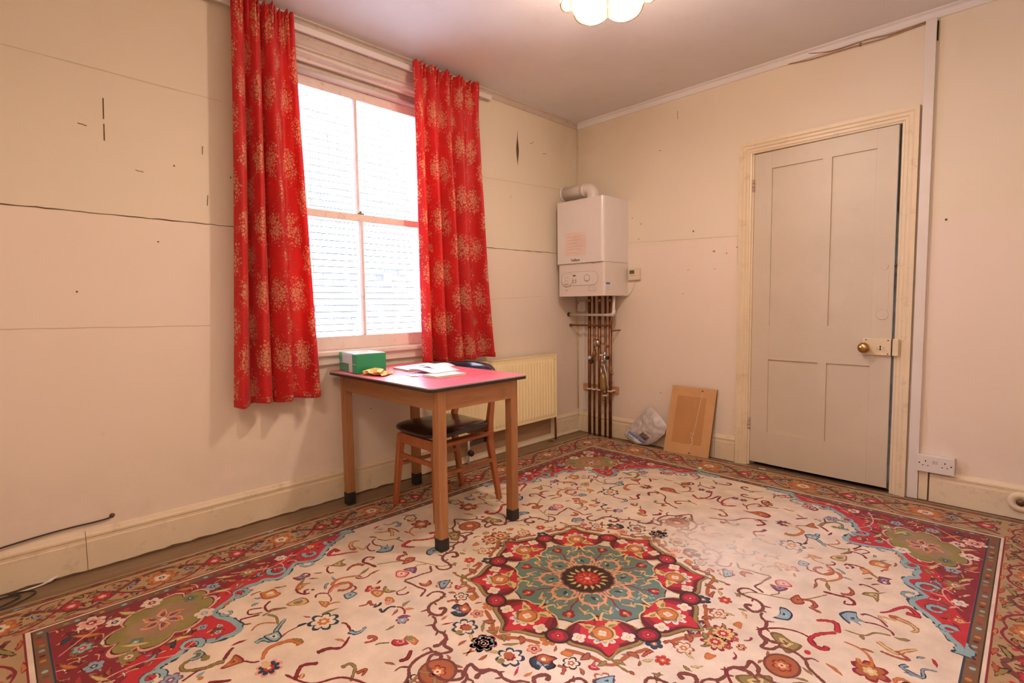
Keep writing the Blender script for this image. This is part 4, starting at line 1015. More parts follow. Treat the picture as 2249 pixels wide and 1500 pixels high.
# --- cream field: digitised scrolls and flowers, mirrored four ways
fd = Pat(RT+.0002)
RUG_MOTIFS=[['V','v',14,12,516,223,501,263,543,277,551,306,517,313,490,330],
['V','v',12,16,573,184,543,249,532,301,484,324,444,336,445,372,469,384,483,369],
['V','v',18,10,508,388,488,410,480,433,499,452,499,490,509,541],
['V','v',12,10,497,453,513,445],
['V','v',14,10,509,541,466,526,441,523,404,505],
['V','v',12,6,406,507,393,526,380,547],
['V','v',8,14,363,531,371,499,356,476,330,472,316,490,312,516,312,542,299,568,271,584,243,580,228,563,240,536,256,532,263,549],
['V','v',10,5,324,497,306,477],
['V','v',10,5,310,534,289,539],
['V','v',10,4,288,576,297,606],
['V','v',9,5,259,584,254,603],
['V','v',8,14,245,592,225,593,207,605,195,622,164,630,136,624,111,632,103,650,98,670,107,690],
['V','v',10,4,200,618,215,643],
['V','v',10,4,160,629,146,650],
['V','v',10,4,134,625,146,607],
['v','C',7,4,783,567,807,547,811,524,787,509,783,533],
['v','C',5,9,786,565,756,555,707,546],
['v','r',5,12,768,649,787,622,786,592,760,573],
['v','o',3,3,724,532,708,500,682,453,642,407,583,381,517,355,496,325],
['v','o',3,3,571,382,590,413,583,436],
['v','r',5,11,656,384,659,410,653,425,674,437,696,444,714,422,708,402],
['p','r',682,409,658,381,632,410,646,458,661,438],
['p','P',604,480,599,450,578,427,543,462,573,467],
['p','p',612,504,598,486,566,472,547,506,563,529,592,525],
['l','o',16,727,565,693,649],
['v','C',4,4,691,651,670,642,661,619,668,598],
['l','r',13,667,605,675,544],
['l','C',12,599,588,582,621],
['p','R',568,677,594,652,587,638,571,641,560,616,544,629,559,651,554,667],
['p','O',555,657,537,636,512,626,497,647,494,661,521,670],
['p','o',525,625,546,599,513,606,480,589,495,624],
['v','r',4,3,476,592,473,561,481,544],
['v','C',5,3,441,559,437,578,454,599,476,592],
['p','g',603,749,605,723,600,711,575,705,565,732,567,752],
['v','C',4,4,605,716,614,690,639,687],
['p','O',458,656,469,637,449,627,422,635,424,649,427,665],
['v','n',6,6,447,710,444,688,455,673],
['v','n',6,5,422,698,396,702,403,680,403,662,388,650],
['b','p',14,431,657],
['v','r',4,8,492,744,482,719,494,698,469,706,453,692],
['v','C',4,5,386,648,369,638,344,642,328,654],
['l','r',13,374,652,351,694],
['l','o',18,371,634,385,589],
['l','O',14,356,642,328,608],
['f',6,'C','g','t',24,302,679],
['l','P',20,327,686,298,643],
['l','o',12,296,713,294,755],
['v','t',12,5,378,842,353,832,350,810,362,788],
['v','C',4,5,443,838,428,829,396,832,374,839],
['v','r',4,12,286,837,276,817,277,798,294,801,303,817],
['v','o',4,4,249,817,246,803,225,778],
['p','R',219,777,229,757,209,742,218,714,200,734,176,736,182,757,193,772],
['p','O',207,730,199,707,165,705,155,726,181,730],
['b','o',14,198,719],
['p','r',469,492,441,479,453,450,423,462,423,488,440,500],
['f',6,'r','c','g',36,383,431],
['p','g',399,447,415,425,403,405,394,389,373,421,362,458],
['p','R',327,421,348,401,326,394,312,370,314,397,314,415],
['l','r',15,328,457,297,437],
['f',5,'k','c','r',30,267,439],
['p','n',235,512,243,482,221,474,222,449,184,463,168,484,159,512,177,529,189,535,216,531,211,508],
['p','r',222,493,217,476,220,454,175,467,168,491,183,505],
['b','c',8,194,485],
['f',5,'O','O','r',30,144,405],
['f',5,'O','p','C',26,139,469],
['p','O',53,495,36,484,29,467,4,497,17,515],
['l','O',13,200,584,207,546],
['l','R',9,180,604,158,560],
['f',7,'n','c','C',48,111,551],
['b','r',17,102,549],
['b','o',13,102,584],
['l','o',16,46,527,87,478],
['f',7,'C','t','p',46,2,564],
['f',6,'r','R','O',26,463,231],
['f',5,'n','n','r',30,403,178],
['f',6,'r','c','O',34,482,131],
['l','o',15,353,297,387,264],
['l','o',14,361,247,346,225],
['l','r',12,423,307,411,279],
['v','o',5,5,417,350,374,347,347,337],
['l','r',11,194,435,178,406],
['l','C',11,286,395,279,357],
['p','O',244,424,247,399,222,396,212,426],
['v','r',7,6,279,498,266,471,243,476],
['v','y',6,12,1016,375,990,339,969,308,918,336],
['l','o',20,994,418,950,398],
['v','o',5,4,943,402,903,384,879,341,826,332],
['l','o',16,884,314,875,347],
['v','y',5,16,988,470,1000,497,975,524,924,534],
['b','r',13,927,532],
['v','P',4,6,927,449,898,480,860,487,845,470],
['p','g',828,480,844,438,876,430,845,419,863,397,818,413,832,378,790,416,795,449],
['v','y',5,6,940,511,893,504,920,471],
['v','R',14,5,956,593,988,595,976,621,954,638,931,606,912,561,890,531],
['l','R',13,1054,354,1071,312],
['v','g',4,10,1075,292,1043,274,1047,230,996,241,1007,264],
['p','o',879,703,864,675,869,637,869,602,852,629,818,623,823,653,858,678],
['v','C',5,4,859,687,834,705,803,708,795,693],
['p','P',877,834,869,811,881,782,855,766,837,780,841,799,836,825],
['b','c',7,862,782],
['l','r',11,820,791,794,758],
['p','O',787,859,814,834,794,811,782,796,782,819,766,840,765,860],
['v','C',5,5,780,860,746,862,718,849,714,832],
['b','C',7,727,814],
['v','C',4,6,741,822,743,839,723,847],
['v','r',4,9,657,784,691,753,694,712,669,688,640,697,633,725,652,748],
['v','p',5,6,660,779,682,751,675,731],
['v','g',8,4,732,748,719,766,694,778],
['v','C',4,4,655,782,679,802,681,821,664,831],
['v','r',3,3,652,786,616,792,595,805],
['p','O',632,835,615,818,597,807,573,829,591,840],
['v','O',5,4,585,821,581,798,568,779],
['p','O',851,971,849,948,848,918,817,917,789,911,780,944,800,976],
['b','c',11,824,938],
['v','r',5,4,852,914,839,895,833,874],
['p','y',698,930,709,889,698,861,653,861,656,890,674,914],
['b','t',9,695,881],
['v','r',4,4,862,1001,867,979,863,961],
['l','g',15,783,1025,785,994],
['f',7,'n','c','O',56,496,878],
['l','n',16,534,959,526,919],
['l','o',13,543,866,533,798],
['v','C',10,4,350,969,344,935,318,901,351,855],
['l','O',12,374,897,334,878],
['v','C',6,10,142,750,118,781,126,806],
['l','r',12,154,843,116,823],
['v','r',4,3,502,1040,527,994,531,955],
['v','O',6,14,443,1105,485,1073,482,1021,463,993,429,989],
['l','o',16,477,996,433,974],
['f',8,'p','n','R',42,388,1104],
['b','y',14,407,1105],
['v','C',7,6,531,1190,561,1165,574,1149],
['l','C',14,588,1153,583,1099],
['p','r',492,1212,511,1180,531,1154,477,1146,478,1174],
['v','C',4,4,477,1146,451,1130,442,1113],
['v','t',12,8,544,1091,547,1064,516,1044,562,1018,611,966],
['v','O',4,4,610,1000,638,1027,643,1053,624,1077],
['v','C',5,4,704,1022,715,1056,719,1082,686,1084,669,1062],
['v','C',5,4,767,961,744,989,705,993,704,974,680,939],
['v','o',5,5,688,1018,695,978,676,935],
['v','C',7,9,277,1069,306,1049,324,1025,299,988],
['v','y',10,8,271,1056,288,1040],
['v','o',8,5,227,947,226,920,196,918,169,941,151,955],
['v','r',8,5,171,927,167,897,149,921],
['f',6,'k','c','r',34,13,813],
['p','t',562,1058,560,1037,555,1011,511,1019,508,1047],
['v','o',13,7,580,1227,621,1235,643,1234],
['v','o',6,12,614,1239,608,1265,596,1290,569,1294,548,1273,531,1242,528,1209,520,1190],
['b','o',14,581,1229],
['l','t',16,499,1274,515,1246],
['b','O',9,490,1266],
['v','C',4,4,515,1309,529,1275,534,1255],
['f',6,'P','g','P',34,547,1331],
['v','C',6,6,455,1255,429,1225,415,1203],
['l','r',15,356,169,390,180],
['v','r',10,5,415,211,410,236,409,261],
['l','y',15,417,277,441,246],
['v','r',9,6,415,343,435,348],
['f',10,'C','y','R',48,541,30],
['v','r',8,8,423,153,433,130,459,135],
['l','r',13,455,83,484,72],
['l','r',11,475,80,462,97],
['v','C',12,7,459,33,464,46,483,41,479,14],
['p','O',553,133,543,103,557,98,573,94,568,126],
['v','r',10,6,429,27,428,51,445,53],
['l','o',15,518,206,554,215],
['l','y',15,537,198,565,167],
['l','o',12,466,307,500,285],
['l','o',12,483,284,495,315],
['l','g',15,460,42,467,3],
['v','C',5,4,612,127,660,185,709,210,752,206,781,180],
['p','o',650,141,682,161,720,143,752,142,733,72,700,91],
['v','R',14,7,813,299,796,352,765,346,743,324],
['v','R',7,12,810,295,772,248,758,201,774,174,805,172,808,196],
['b','R',11,772,120],
['v','C',4,4,865,430,902,442,938,430,950,408],
['v','r',5,7,934,286,973,285,1006,297,968,320],
['f',6,'C','r','y',52,932,156],
['l','g',12,1021,322,1041,345],
['l','g',14,1002,219,1052,223],
['l','O',15,826,104,881,75],
['l','C',9,827,726,851,757],
['p','g',628,238,640,275,624,324,654,327,676,297,672,255],
['v','r',8,8,699,396,731,388,737,381],
['v','O',5,9,672,632,701,644,729,703,703,745,675,684],
['l','g',11,726,717,774,714],
['l','o',15,796,834,845,790],
['l','g',12,813,972,835,1002],
['v','C',4,4,711,1009,732,1048,762,1038,742,999],
['v','o',4,6,594,999,646,986,684,1002],
['l','P',8,553,898,582,916],
['l','R',12,440,1249,395,1273],
['l','O',14,382,1303,317,1309],
['v','C',4,5,323,1081,229,1043,185,964,85,919],
['v','C',6,5,5,1253,17,1183,33,1166,77,1154],
['f',6,'P','P','C',22,76,1280],
['f',6,'P','P','C',22,123,1283],
['v','R',8,4,127,1173,70,1134,40,1205,62,1286],
['p','r',170,1132,210,1144,253,1184,311,1162,299,1113,231,1125]]
nV = 0
mm = lambda L: [(L[i]/1000, L[i+1]/1000) for i in range(0, len(L), 2)]
for q in RUG_MOTIFS:
    k_ = q[0]
    if k_ == 'V':
        nV += 1
        if nV < 5: continue
        P = [((a-b2*.0), b2) for a, b2 in mm(q[4:])]; ms = m_stroke(P, q[2]/1000*1.15, q[3]/1000*1.15, q[1])
        # the scalloped vine repeats in every eighth of the turn
        emit4(fd, xform(ms, lambda a, b2: (a+.014*max(0, (a-.40)/.11), b2-.014*max(0, (b2-.50)/.041) if a > .40 else b2)))
        emit4(fd, xform(ms, lambda a, b2: (b2-.014*max(0, (b2-.50)/.041) if a > .40 else b2, a+.014*max(0, (a-.40)/.11)))); continue
    if k_ == 'v':
        ed = EDGE.get(q[1], q[1]); ms = m_stroke(mm(q[4:]), q[2]/1000*1.9, q[3]/1000*1.7, ed)+(m_stroke(mm(q[4:]), q[2]/1000*1.0, q[3]/1000*.9, q[1]) if ed != q[1] else [])
    elif k_ == 'l': (a, b2) = mm(q[3:]); ms = m_leaf(a[0], a[1], b2[0], b2[1], q[2]/1000, q[1])
    elif k_ == 'f': (a,) = mm(q[6:]); ms = m_flower(q[1], q[2], q[3], q[4], a[0], a[1], q[5]/1000)
    elif k_ == 'b': (a,) = mm(q[3:]); ms = m_blob(a[0], a[1], q[2]/1000, q[1])
    else:
        P = mm(q[2:]); ms = m_poly(P, q[1])
    emit4(fd, ms)
# pendants on the four axes: curled ogee outline with a red blossom
def pendant(r0, ln, hw):
    ms = []
    for sg in (-1, 1):
        ms += m_stroke([(sg*x*hw, r0+y*ln) for x, y in ((1.25, -.10), (1.0, .02), (.55, .02), (.70, .16), (1.02, .22), (1.10, .42), (.92, .60), (.55, .70), (.30, .84), (.12, .95), (0, 1.0))], .013, .010, 'v')
        ms += m_stroke([(sg*x*hw, r0+y*ln) for x, y in ((1.02, .22), (1.3, .20), (1.35, .30))], .010, .004, 'v')
        ms += m_stroke([(sg*x*hw, r0+y*ln) for x, y in ((.92, .60), (1.15, .68), (1.12, .78))], .010, .004, 'v')
        ms += m_leaf(sg*.2*hw, r0+.80*ln, sg*.42*hw, r0+.60*ln, .012, 'o'); ms += m_leaf(sg*.15*hw, r0+.16*ln, sg*.5*hw, r0+.12*ln, .012, 'r')
    ms += [('poly', [(hw*.70*cos(t), r0+ln*(.40+.26*sin(t))) for t in [2*pi*k/20 for k in range(20)]], 'v'), ('poly', [(hw*.60*cos(t), r0+ln*(.40+.22*sin(t))) for t in [2*pi*k/20 for k in range(20)]], 'r')]
    ms += m_flower(6, 'C', 'O', 'c', 0, r0+.40*ln, .030)
    return ms
for sg in (-1, 1):
    emit(fd, xform(pendant(.655, .24, .085), lambda x, y: (x, sg*y))); emit(fd, xform(pendant(.655, .20, .085), lambda x, y: (sg*y, x)))
fd.build('field_scrolls', rug, 'stuff')

# --- corner spandrels
cs_ = Pat(RT+.0005)
BND = [(.0, 1.60), (.142, 1.600), (.267, 1.575), (.320, 1.535), (.373, 1.490), (.430, 1.500), (.487, 1.502), (.545, 1.46), (.603, 1.400), (.655, 1.340), (.668, 1.300), (.700, 1.255), (.695, 1.225), (.668, 1.160), (.672, 1.110),
       (.740, 1.115), (.800, 1.140), (.850, 1.140), (.895, 1.072), (.950, .995), (.948, .950), (.958, .915), (.925, .868), (.970, .810), (1.000, .772), (.968, .700), (1.020, .640), (1.050, .605), (1.080, .545), (1.120, .490), (1.125, .44)]
IU, IV = GU-.040, GV-.040
def spandrel():
    ms = []
    B = spline(BND[1:], 4); B = [(min(IU, x), min(IV, y)) for x, y in B]
    B = [(x+jit(.0012), y+jit(.0012)) for x, y in B]
    body = B+[(IU, .44), (IU, IV), (.142, IV)]
    body = [(min(IU, x), min(IV, y)) for x, y in body]
    # pale teal scalloped edge underneath, then dark line, then red
    off = []
    for i, p in enumerate(B):
        a = B[max(0, i-1)]; c_ = B[min(len(B)-1, i+1)]; dx, dy = c_[0]-a[0], c_[1]-a[1]; l = hypot(dx, dy) or 1
        off.append((p[0]-dy/l*-1*-.018, p[1]+dx/l*-1*-.018))
    ms += m_stroke(B[::4]+[B[-1]], .050, .050, 'n'); ms += m_stroke(B[::4]+[B[-1]], .042, .042, 't')
    ms += [('poly', body, 'R')]
    return ms
sp4 = spandrel()
emit4(cs_, sp4)
def both(ms): emit4(cs_, ms)
# darker crimson areas
def P0_(pts):
    P = spline(pts[:-1], 3); P = [(min(IU, x+jit(.002)), min(IV, y+jit(.002))) for x, y in P]+[(IU, IV)]
    return [('poly', P, 'C')]
both(P0_([(1.121, .66), (1.075, .74), (1.06, .84), (1.045, .95), (.985, 1.05), (.93, 1.12), (.85, 1.18), (.78, 1.24), (.76, 1.34), (.70, 1.43), (.60, 1.50), (.45, 1.555), (.42, 1.569), (1.12, 1.569)]))
for P in ([(.78, 1.25), (.86, 1.18), (.95, 1.10), (1.00, 1.02), (1.05, .98), (1.10, 1.05), (1.09, 1.2), (1.0, 1.33), (.9, 1.42), (.8, 1.44), (.74, 1.36)],
          [(.42, 1.56), (.5, 1.535), (.6, 1.49), (.66, 1.42), (.70, 1.46), (.66, 1.55), (.55, 1.565)], [(1.09, .92), (1.05, .86), (1.08, .78), (1.115, .72), (1.118, .92)], [(1.02, .92), (.985, .87), (1.02, .83), (1.05, .86)]):
    both(m_poly(P, 'C', True))
def inpoly(x, y, P):
    ins = False; j = len(P)-1
    for i in range(len(P)):
        xi, yi = P[i]; xj, yj = P[j]
        if ((yi > y) != (yj > y)) and (x < (xj-xi)*(y-yi)/(yj-yi)+xi): ins = not ins
        j = i
    return ins
SP = BND+[(IU, .44), (IU, IV), (.142, IV)]
rs_ = random.Random(9)
for i in range(1300):
    x, y = rs_.uniform(.15, IU-.02), rs_.uniform(.46, IV-.02)
    if not inpoly(x, y, SP) or not inpoly(x-.02, y-.025, SP): continue
    a = rs_.uniform(0, 6.28); l_ = rs_.uniform(.02, .06)
    x2, y2 = min(IU, x+l_*cos(a)), min(IV, y+l_*sin(a))
    if not inpoly(x2-.012, y2-.012, SP): continue
    q_ = rs_.random()
    if q_ < .45: both(m_leaf(x, y, x2, y2, rs_.uniform(.012, .028), rs_.choice('CRmvRr'), rs_.choice('Cmkb')))
    elif q_ < .8: both(m_leaf(x, y, x+(x2-x)*.6, y+(y2-y)*.6, rs_.uniform(.008, .014), rs_.choice('yogOc'), rs_.choice('knC')))
    else: both(m_stroke([(x, y), ((x+x2)/2+.008, (y+y2)/2-.008), (x2, y2)], .005, .003, rs_.choice('pyc')))
# hooks of teal with red hearts along the scalloped edge
for (x, y, r, a) in ((.985, .85, .040, .5), (.915, 1.025, .034, 2.3), (1.03, .690, .030, .6), (.69, 1.245, .036, 3.6), (.60, 1.37, .034, 4.0), (.47, 1.475, .030, 4.2), (1.075, .575, .024, .4)):
    arc = [(x+r*(1-.055*k)*cos(a+k*.62), y+r*(1-.055*k)*sin(a+k*.62)) for k in range(10)]
    both(m_stroke(arc, .026, .013, 'n')); both(m_stroke(arc, .020, .008, 't')); both(m_blob(x, y, r*.42, 'R')); both(m_leaf(x-.012, y, x+.012, y+.004, .007, 'C'))
for (x, y, r, a) in ((.948, .735, .030, 1.2), (.80, 1.10, .020, 1.0), (.335, 1.46, .028, 1.4), (.62, 1.245, .022, 2.0)):
    arc = [(x+r*(1-.07*k)*cos(a+k*.62), y+r*(1-.07*k)*sin(a+k*.62)) for k in range(9)]
    both(m_stroke(arc, .016, .008, 'n')); both(m_stroke(arc, .011, .005, 't'))
# olive cartouche outlined in pink
def lobed(cx_, cy_, ax_, ay_, n, amp, rot, m=8):
    P = []
    for i in range(n*m):
        a = 2*pi*i/(n*m); q = abs(cos(n*a/2))**.6; r = 1-amp+amp*q
        x, y = ax_*r*cos(a), ay_*r*sin(a); P.append((cx_+x*cos(rot)-y*sin(rot)+jit(.0015), cy_+x*sin(rot)+y*cos(rot)+jit(.0015)))
    return P
def P_(pts, key): return [('poly', pts, key)]
CX, CY = .925, 1.275
for sc_, key in ((1.0, 'v'), (.965, 'p'), (.90, 'k'), (.875, 'o')):
    both(P_(lobed(CX, CY, .215*sc_, .150*sc_, 8, .22, -.95), key))
both(P_(lobed(CX, CY, .14, .085, 6, .25, -.95), 'e'))
for k in range(6):
    a = k*pi/3-.3
    both(m_leaf(CX+.012*cos(a), CY+.012*sin(a), CX+.075*cos(a), CY+.075*sin(a), .036, 'O', 'p')); both(m_leaf(CX+.02*cos(a), CY+.02*sin(a), CX+.055*cos(a), CY+.055*sin(a), .016, 'P', 'k'))
both(m_blob(CX, CY, .012, 'c'))
for (x, y, k1, k2, r) in ((.86, 1.16, 'c', 'g', .034), (1.03, 1.40, 'c', 'n', .030), (1.01, 1.17, 'G', 'n', .026), (.84, 1.37, 'G', 't', .026)):
    both(m_flower(5, k1, k1, k2, x, y, r))
# flowers, leaves and clouds on the red
fl_ = [(1.06, .945, .034, 7, 'o', 'o', 'c'), (.765, 1.40, .034, 7, 'o', 'o', 'c'), (1.085, .80, .026, 6, 'c', 'c', 'g'), (.60, 1.52, .030, 6, 'c', 'c', 'n'), (1.04, 1.085, .028, 5, 't', 'g', 'n'), (.79, 1.485, .028, 5, 't', 'g', 'n'),
       (1.085, 1.46, .045, 6, 'c', 'p', 'C'), (.93, 1.50, .034, 6, 'G', 't', 'R'), (1.08, 1.28, .036, 6, 'c', 'c', 'C'), (.48, 1.535, .022, 5, 'o', 'O', 'c'), (1.095, .66, .018, 5, 'O', 'y', 'R'), (.77, 1.19, .018, 4, 'g', 't', 'n'), (.70, 1.16, .011, 5, 'c', 'g', 'n'),
       (.735, 1.145, .010, 5, 'c', 'g', 'n'), (.90, .985, .012, 5, 'c', 'g', 'n')]
for x, y, r, n, a, b2, c_ in fl_: both(m_flower(n, a, b2, c_, x, y, r))
lv_ = [(.97, 1.03, 1.00, 1.10, .024, 'y'), (.76, 1.30, .74, 1.22, .024, 'y'), (.985, .985, .955, 1.03, .022, 'o'), (.985, .93, 1.03, .90, .020, 'g'), (.72, 1.33, .69, 1.38, .020, 'g'), (1.02, 1.00, 1.06, 1.03, .018, 'O'), (1.07, .99, 1.11, 1.06, .020, 'y'),
       (.80, 1.33, .86, 1.42, .022, 'y'), (1.09, 1.12, 1.115, 1.20, .020, 'O'), (.68, 1.46, .75, 1.50, .020, 'y'), (.54, 1.50, .60, 1.46, .020, 'p'), (.36, 1.53, .44, 1.52, .016, 'y'), (.82, 1.52, .88, 1.56, .022, 'O'), (1.00, 1.55, 1.05, 1.50, .024, 'n'),
       (1.06, .73, 1.09, .77, .018, 'p'), (.26, 1.565, .32, 1.56, .010, 'g'), (1.08, .63, 1.10, .60, .012, 'C'), (1.0, .80, 1.03, .775, .016, 'C'), (.655, 1.18, .68, 1.145, .014, 'P'), (.98, 1.44, 1.04, 1.52, .026, 'O'), (1.04, 1.33, 1.10, 1.38, .028, 'y'), (.89, 1.45, .95, 1.44, .018, 'c'),
       (.71, 1.29, .76, 1.27, .02, 'n'), (.80, 1.22, .77, 1.24, .016, 'c'), (.94, 1.08, .92, 1.12, .016, 'c'), (.85, 1.10, .88, 1.06, .014, 'O'), (1.09, .86, 1.11, .90, .014, 'y'), (.66, 1.50, .70, 1.545, .018, 'g')]
for x0, y0, x1, y1, w_, k_ in lv_: both(m_leaf(x0, y0, x1, y1, w_, k_))
for pts in ([(1.10, 1.00), (1.06, .93), (1.03, .87), (1.05, .80), (1.10, .74)], [(.66, 1.56), (.70, 1.45), (.70, 1.36), (.67, 1.29), (.71, 1.22)], [(.62, 1.55), (.56, 1.52), (.50, 1.54), (.42, 1.55), (.30, 1.565)], [(1.0, 1.13), (.97, 1.06), (.93, 1.05)], [(1.11, 1.5), (1.04, 1.45), (.99, 1.50), (.93, 1.56)]):
    both(m_stroke(pts, .007, .004, 'p'))
cs_.build('corner_spandrels', rug, 'stuff')

# --- central medallion, eightfold
md = Pat(RT+.0010)
def rot8(ms, n=8, ph=0):
    n0 = md.n
    for k in range(n):
        md.n = n0
        a = 2*pi*k/n+ph; c_, s_ = cos(a), sin(a); emit(md, xform(ms, lambda x, y: (x*c_-y*s_, x*s_+y*c_)))
def polar(P): return [(r*cos(a), r*sin(a)) for r, a in P]
OA = pi/8
lob = [(.265, -.02), (.30, .10), (.295, .23), (.335, .33), (.385, .335), (.415, .26), (.425, .16), (.440, .07), (.476, .0)]
def lobe(sc, key, dr=0):
    up = [((r+dr)*1, a*sc) for r, a in lob]; P = [(r, a) for r, a in up]+[(r, -a) for r, a in up[::-1][1:]]
    return P_([(x+jit(.0015), y+jit(.0015)) for x, y in spline(polar(P), 3, closed=True)], key)
md8 = []
# outline lobes: brown-olive fringe, maroon, red
rot8(m_stroke(polar([(.455, -.30), (.47, -.14), (.51, .0), (.47, .14), (.455, .30)]), .014, .014, 'r'))
for sg in (-1, 1): rot8(m_leaf(*polar([(.455, sg*.13)])[0], *polar([(.495, sg*.19)])[0], .030, 'r', 'v')); rot8(m_leaf(*polar([(.49, sg*.02)])[0], *polar([(.515, sg*.09)])[0], .020, 'o', 'b'))
rot8(lobe(1.10, 'b', .014)); rot8(lobe(1.06, 'o', .011))
# green ground
G = [((.325+.02*cos(8*a))*cos(a), (.325+.02*cos(8*a))*sin(a)) for a in [2*pi*k/96 for k in range(96)]]
emit(md, P_(G, 'k')); emit(md, P_([(x*.985, y*.985) for x, y in G], 'T'))
rg = random.Random(3)
for i in range(170):
    a = rg.uniform(0, 2*pi); r = sqrt(rg.uniform(.03, .09)); x, y = r*cos(a), r*sin(a); b2 = rg.uniform(0, 6.28); l_ = rg.uniform(.015, .04)
    emit(md, m_leaf(x, y, x+l_*cos(b2), y+l_*sin(b2), rg.uniform(.010, .018), rg.choice('GGTto'), rg.choice('GT')))
rot8(lobe(1.0, 'm')); rot8(lobe(.80, 'C', -.008)); rot8(lobe(.62, 'R', -.012))
rot8(m_leaf(*polar([(.375, 0)])[0], *polar([(.470, 0)])[0], .065, 'R', 'R'))
for sg in (-1, 1):
    rot8(m_stroke(polar([(.285, sg*.02), (.262, sg*.04), (.238, sg*.10), (.250, sg*.16)]), .011, .004, 'y'))
    rot8(m_stroke(polar([(.262, sg*.03), (.285, sg*.13), (.292, sg*.24), (.325, sg*.33), (.36, sg*.37)]), .007, .004, 'y'))
    rot8(m_leaf(*polar([(.320, sg*.03)])[0], *polar([(.305, sg*.26)])[0], .044, 'y', 'R')); rot8(m_leaf(*polar([(.325, sg*.06)])[0], *polar([(.315, sg*.20)])[0], .022, 'o', 'y'))
    rot8(m_flower(4, 'c', 'c', 'y', *polar([(.385, sg*.215)])[0], .026, .4))
rot8(m_flower(9, 'c', 'g', 'g', .368, 0, .052, 0)); rot8(m_blob(.355, 0, .045, 'y', 16)); rot8(m_blob(.355, 0, .040, 'b', 16)); rot8(m_blob(.355, 0, .033, 'O', 16)); rot8(m_flower(4, 'c', 'c', 'p', .355, 0, .017, .5)); rot8(m_blob(.418, 0, .008, 'c', 7))
# dark ovals between the lobes
rot8(P_([(x, y) for x, y in [(.395+.040*cos(t)*1.0, .046*sin(t)) for t in [2*pi*k/18 for k in range(18)]]], 'k'), ph=OA)
rot8(P_([(.395+.031*cos(t), .036*sin(t)) for t in [2*pi*k/16 for k in range(16)]], 'C'), ph=OA); rot8(m_flower(3, 'R', 'R', 'C', .395, 0, .024, 3.14), ph=OA)
# stems and buds on the green
rot8(m_stroke(polar([(.12, .0), (.17, .03), (.21, -.02), (.25, 0)]), .007, .005, 'C'), ph=OA); rot8(m_flower(3, 'C', 'C', 'O', .262, 0, .026, 3.14), ph=OA); rot8(m_leaf(.262, -.004, .288, .004, .014, 'O', 'r'), ph=OA)
for sg in (-1, 1): rot8(m_leaf(*polar([(.225, sg*.17)])[0], *polar([(.255, sg*.22)])[0], .022, 'y', 'o'), ph=OA); rot8(m_stroke(polar([(.21, sg*.10), (.235, sg*.20), (.22, sg*.28)]), .007, .004, 's'), ph=OA)
# ring of eight little blooms with salmon outline
for k in range(1):
    rot8(m_flower(5, 's', 'G', 'g', .150, 0, .050, 0)); rot8(m_blob(.147, 0, .032, 'T', 12)); rot8(m_leaf(.132, -.006, .160, .006, .014, 'n', 'k'))
    rot8(m_leaf(.143, .012, .158, .018, .007, 'c', 'c'))
for sg in (-1, 1): rot8(m_stroke([(.176, sg*.036), (.190, sg*.018), (.205, sg*.010), (.222, sg*.009)], .009, .005, 's')); rot8(m_stroke([(.105, sg*.035), (.135, sg*.050), (.165, sg*.045), (.178, sg*.040), (.190, sg*.050)], .009, .006, 's'))
def ringp(r0, n=48, amp=0, m=16): return [((r0+amp*cos(m*t))*cos(t), (r0+amp*cos(m*t))*sin(t)) for t in [2*pi*k/n for k in range(n)]]
emit(md, P_(ringp(.106, 96, .003, 16), 'C')); emit(md, P_(ringp(.102, 96, .003, 16), 'k')); emit(md, P_(ringp(.056), 'C'))
rot8(m_leaf(.052, 0, .086, 0, .017, 'y', 'o'), 16, .1)
emit(md, P_(ringp(.054, 60, .003, 12), 'm')); emit(md, P_(ringp(.048, 60, .004, 10), 'R'))
rot8(m_leaf(.014, 0, .044, 0, .016, 'O', 'C'), 8, .2); emit(md, m_blob(0, 0, .012, 'p', 9)); emit(md, m_blob(0, 0, .006, 'c', 7))
md.build('medallion', rug, 'stuff')
# scattered small filler blooms in the dense zone round the medallion
fz = Pat(RT+.0006); rz = random.Random(21)
zone = []
def near(x, y, d): return any(hypot(x-a, y-b2) < d for a, b2 in zone)
for q in RUG_MOTIFS:
    pts = mm({'v': q[4:], 'V': q[4:], 'l': q[3:], 'f': q[6:], 'b': q[3:], 'p': q[2:]}[q[0]])
    zone += resample(pts, .03) if len(pts) > 1 else pts
tries = 0
while tries < 2600:
    tries += 1
    a, b2 = rz.uniform(0, .62), rz.uniform(0, .68)
    R_ = hypot(a, b2)
    if R_ < .515 or R_ > .63 or near(a, b2, .036): continue
    zone.append((a, b2)); kind = rz.random(); th = rz.uniform(0, 6.28)
    if kind < .35: ms = m_flower(rz.choice((4, 5, 6)), rz.choice('OrRCk'), rz.choice('OcRpr'), rz.choice('CcOn'), a, b2, rz.uniform(.014, .024))
    elif kind < .75: ms = m_leaf(a-.02*cos(th), b2-.02*sin(th), a+.02*cos(th), b2+.02*sin(th), .014, rz.choice('orOyR'))
    else: ms = m_stroke([(a-.018*cos(th), b2-.018*sin(th)), (a-.008*sin(th), b2+.008*cos(th)), (a+.018*cos(th), b2+.018*sin(th))], .009, .004, rz.choice('Cvro'))
    emit4(fz, ms)
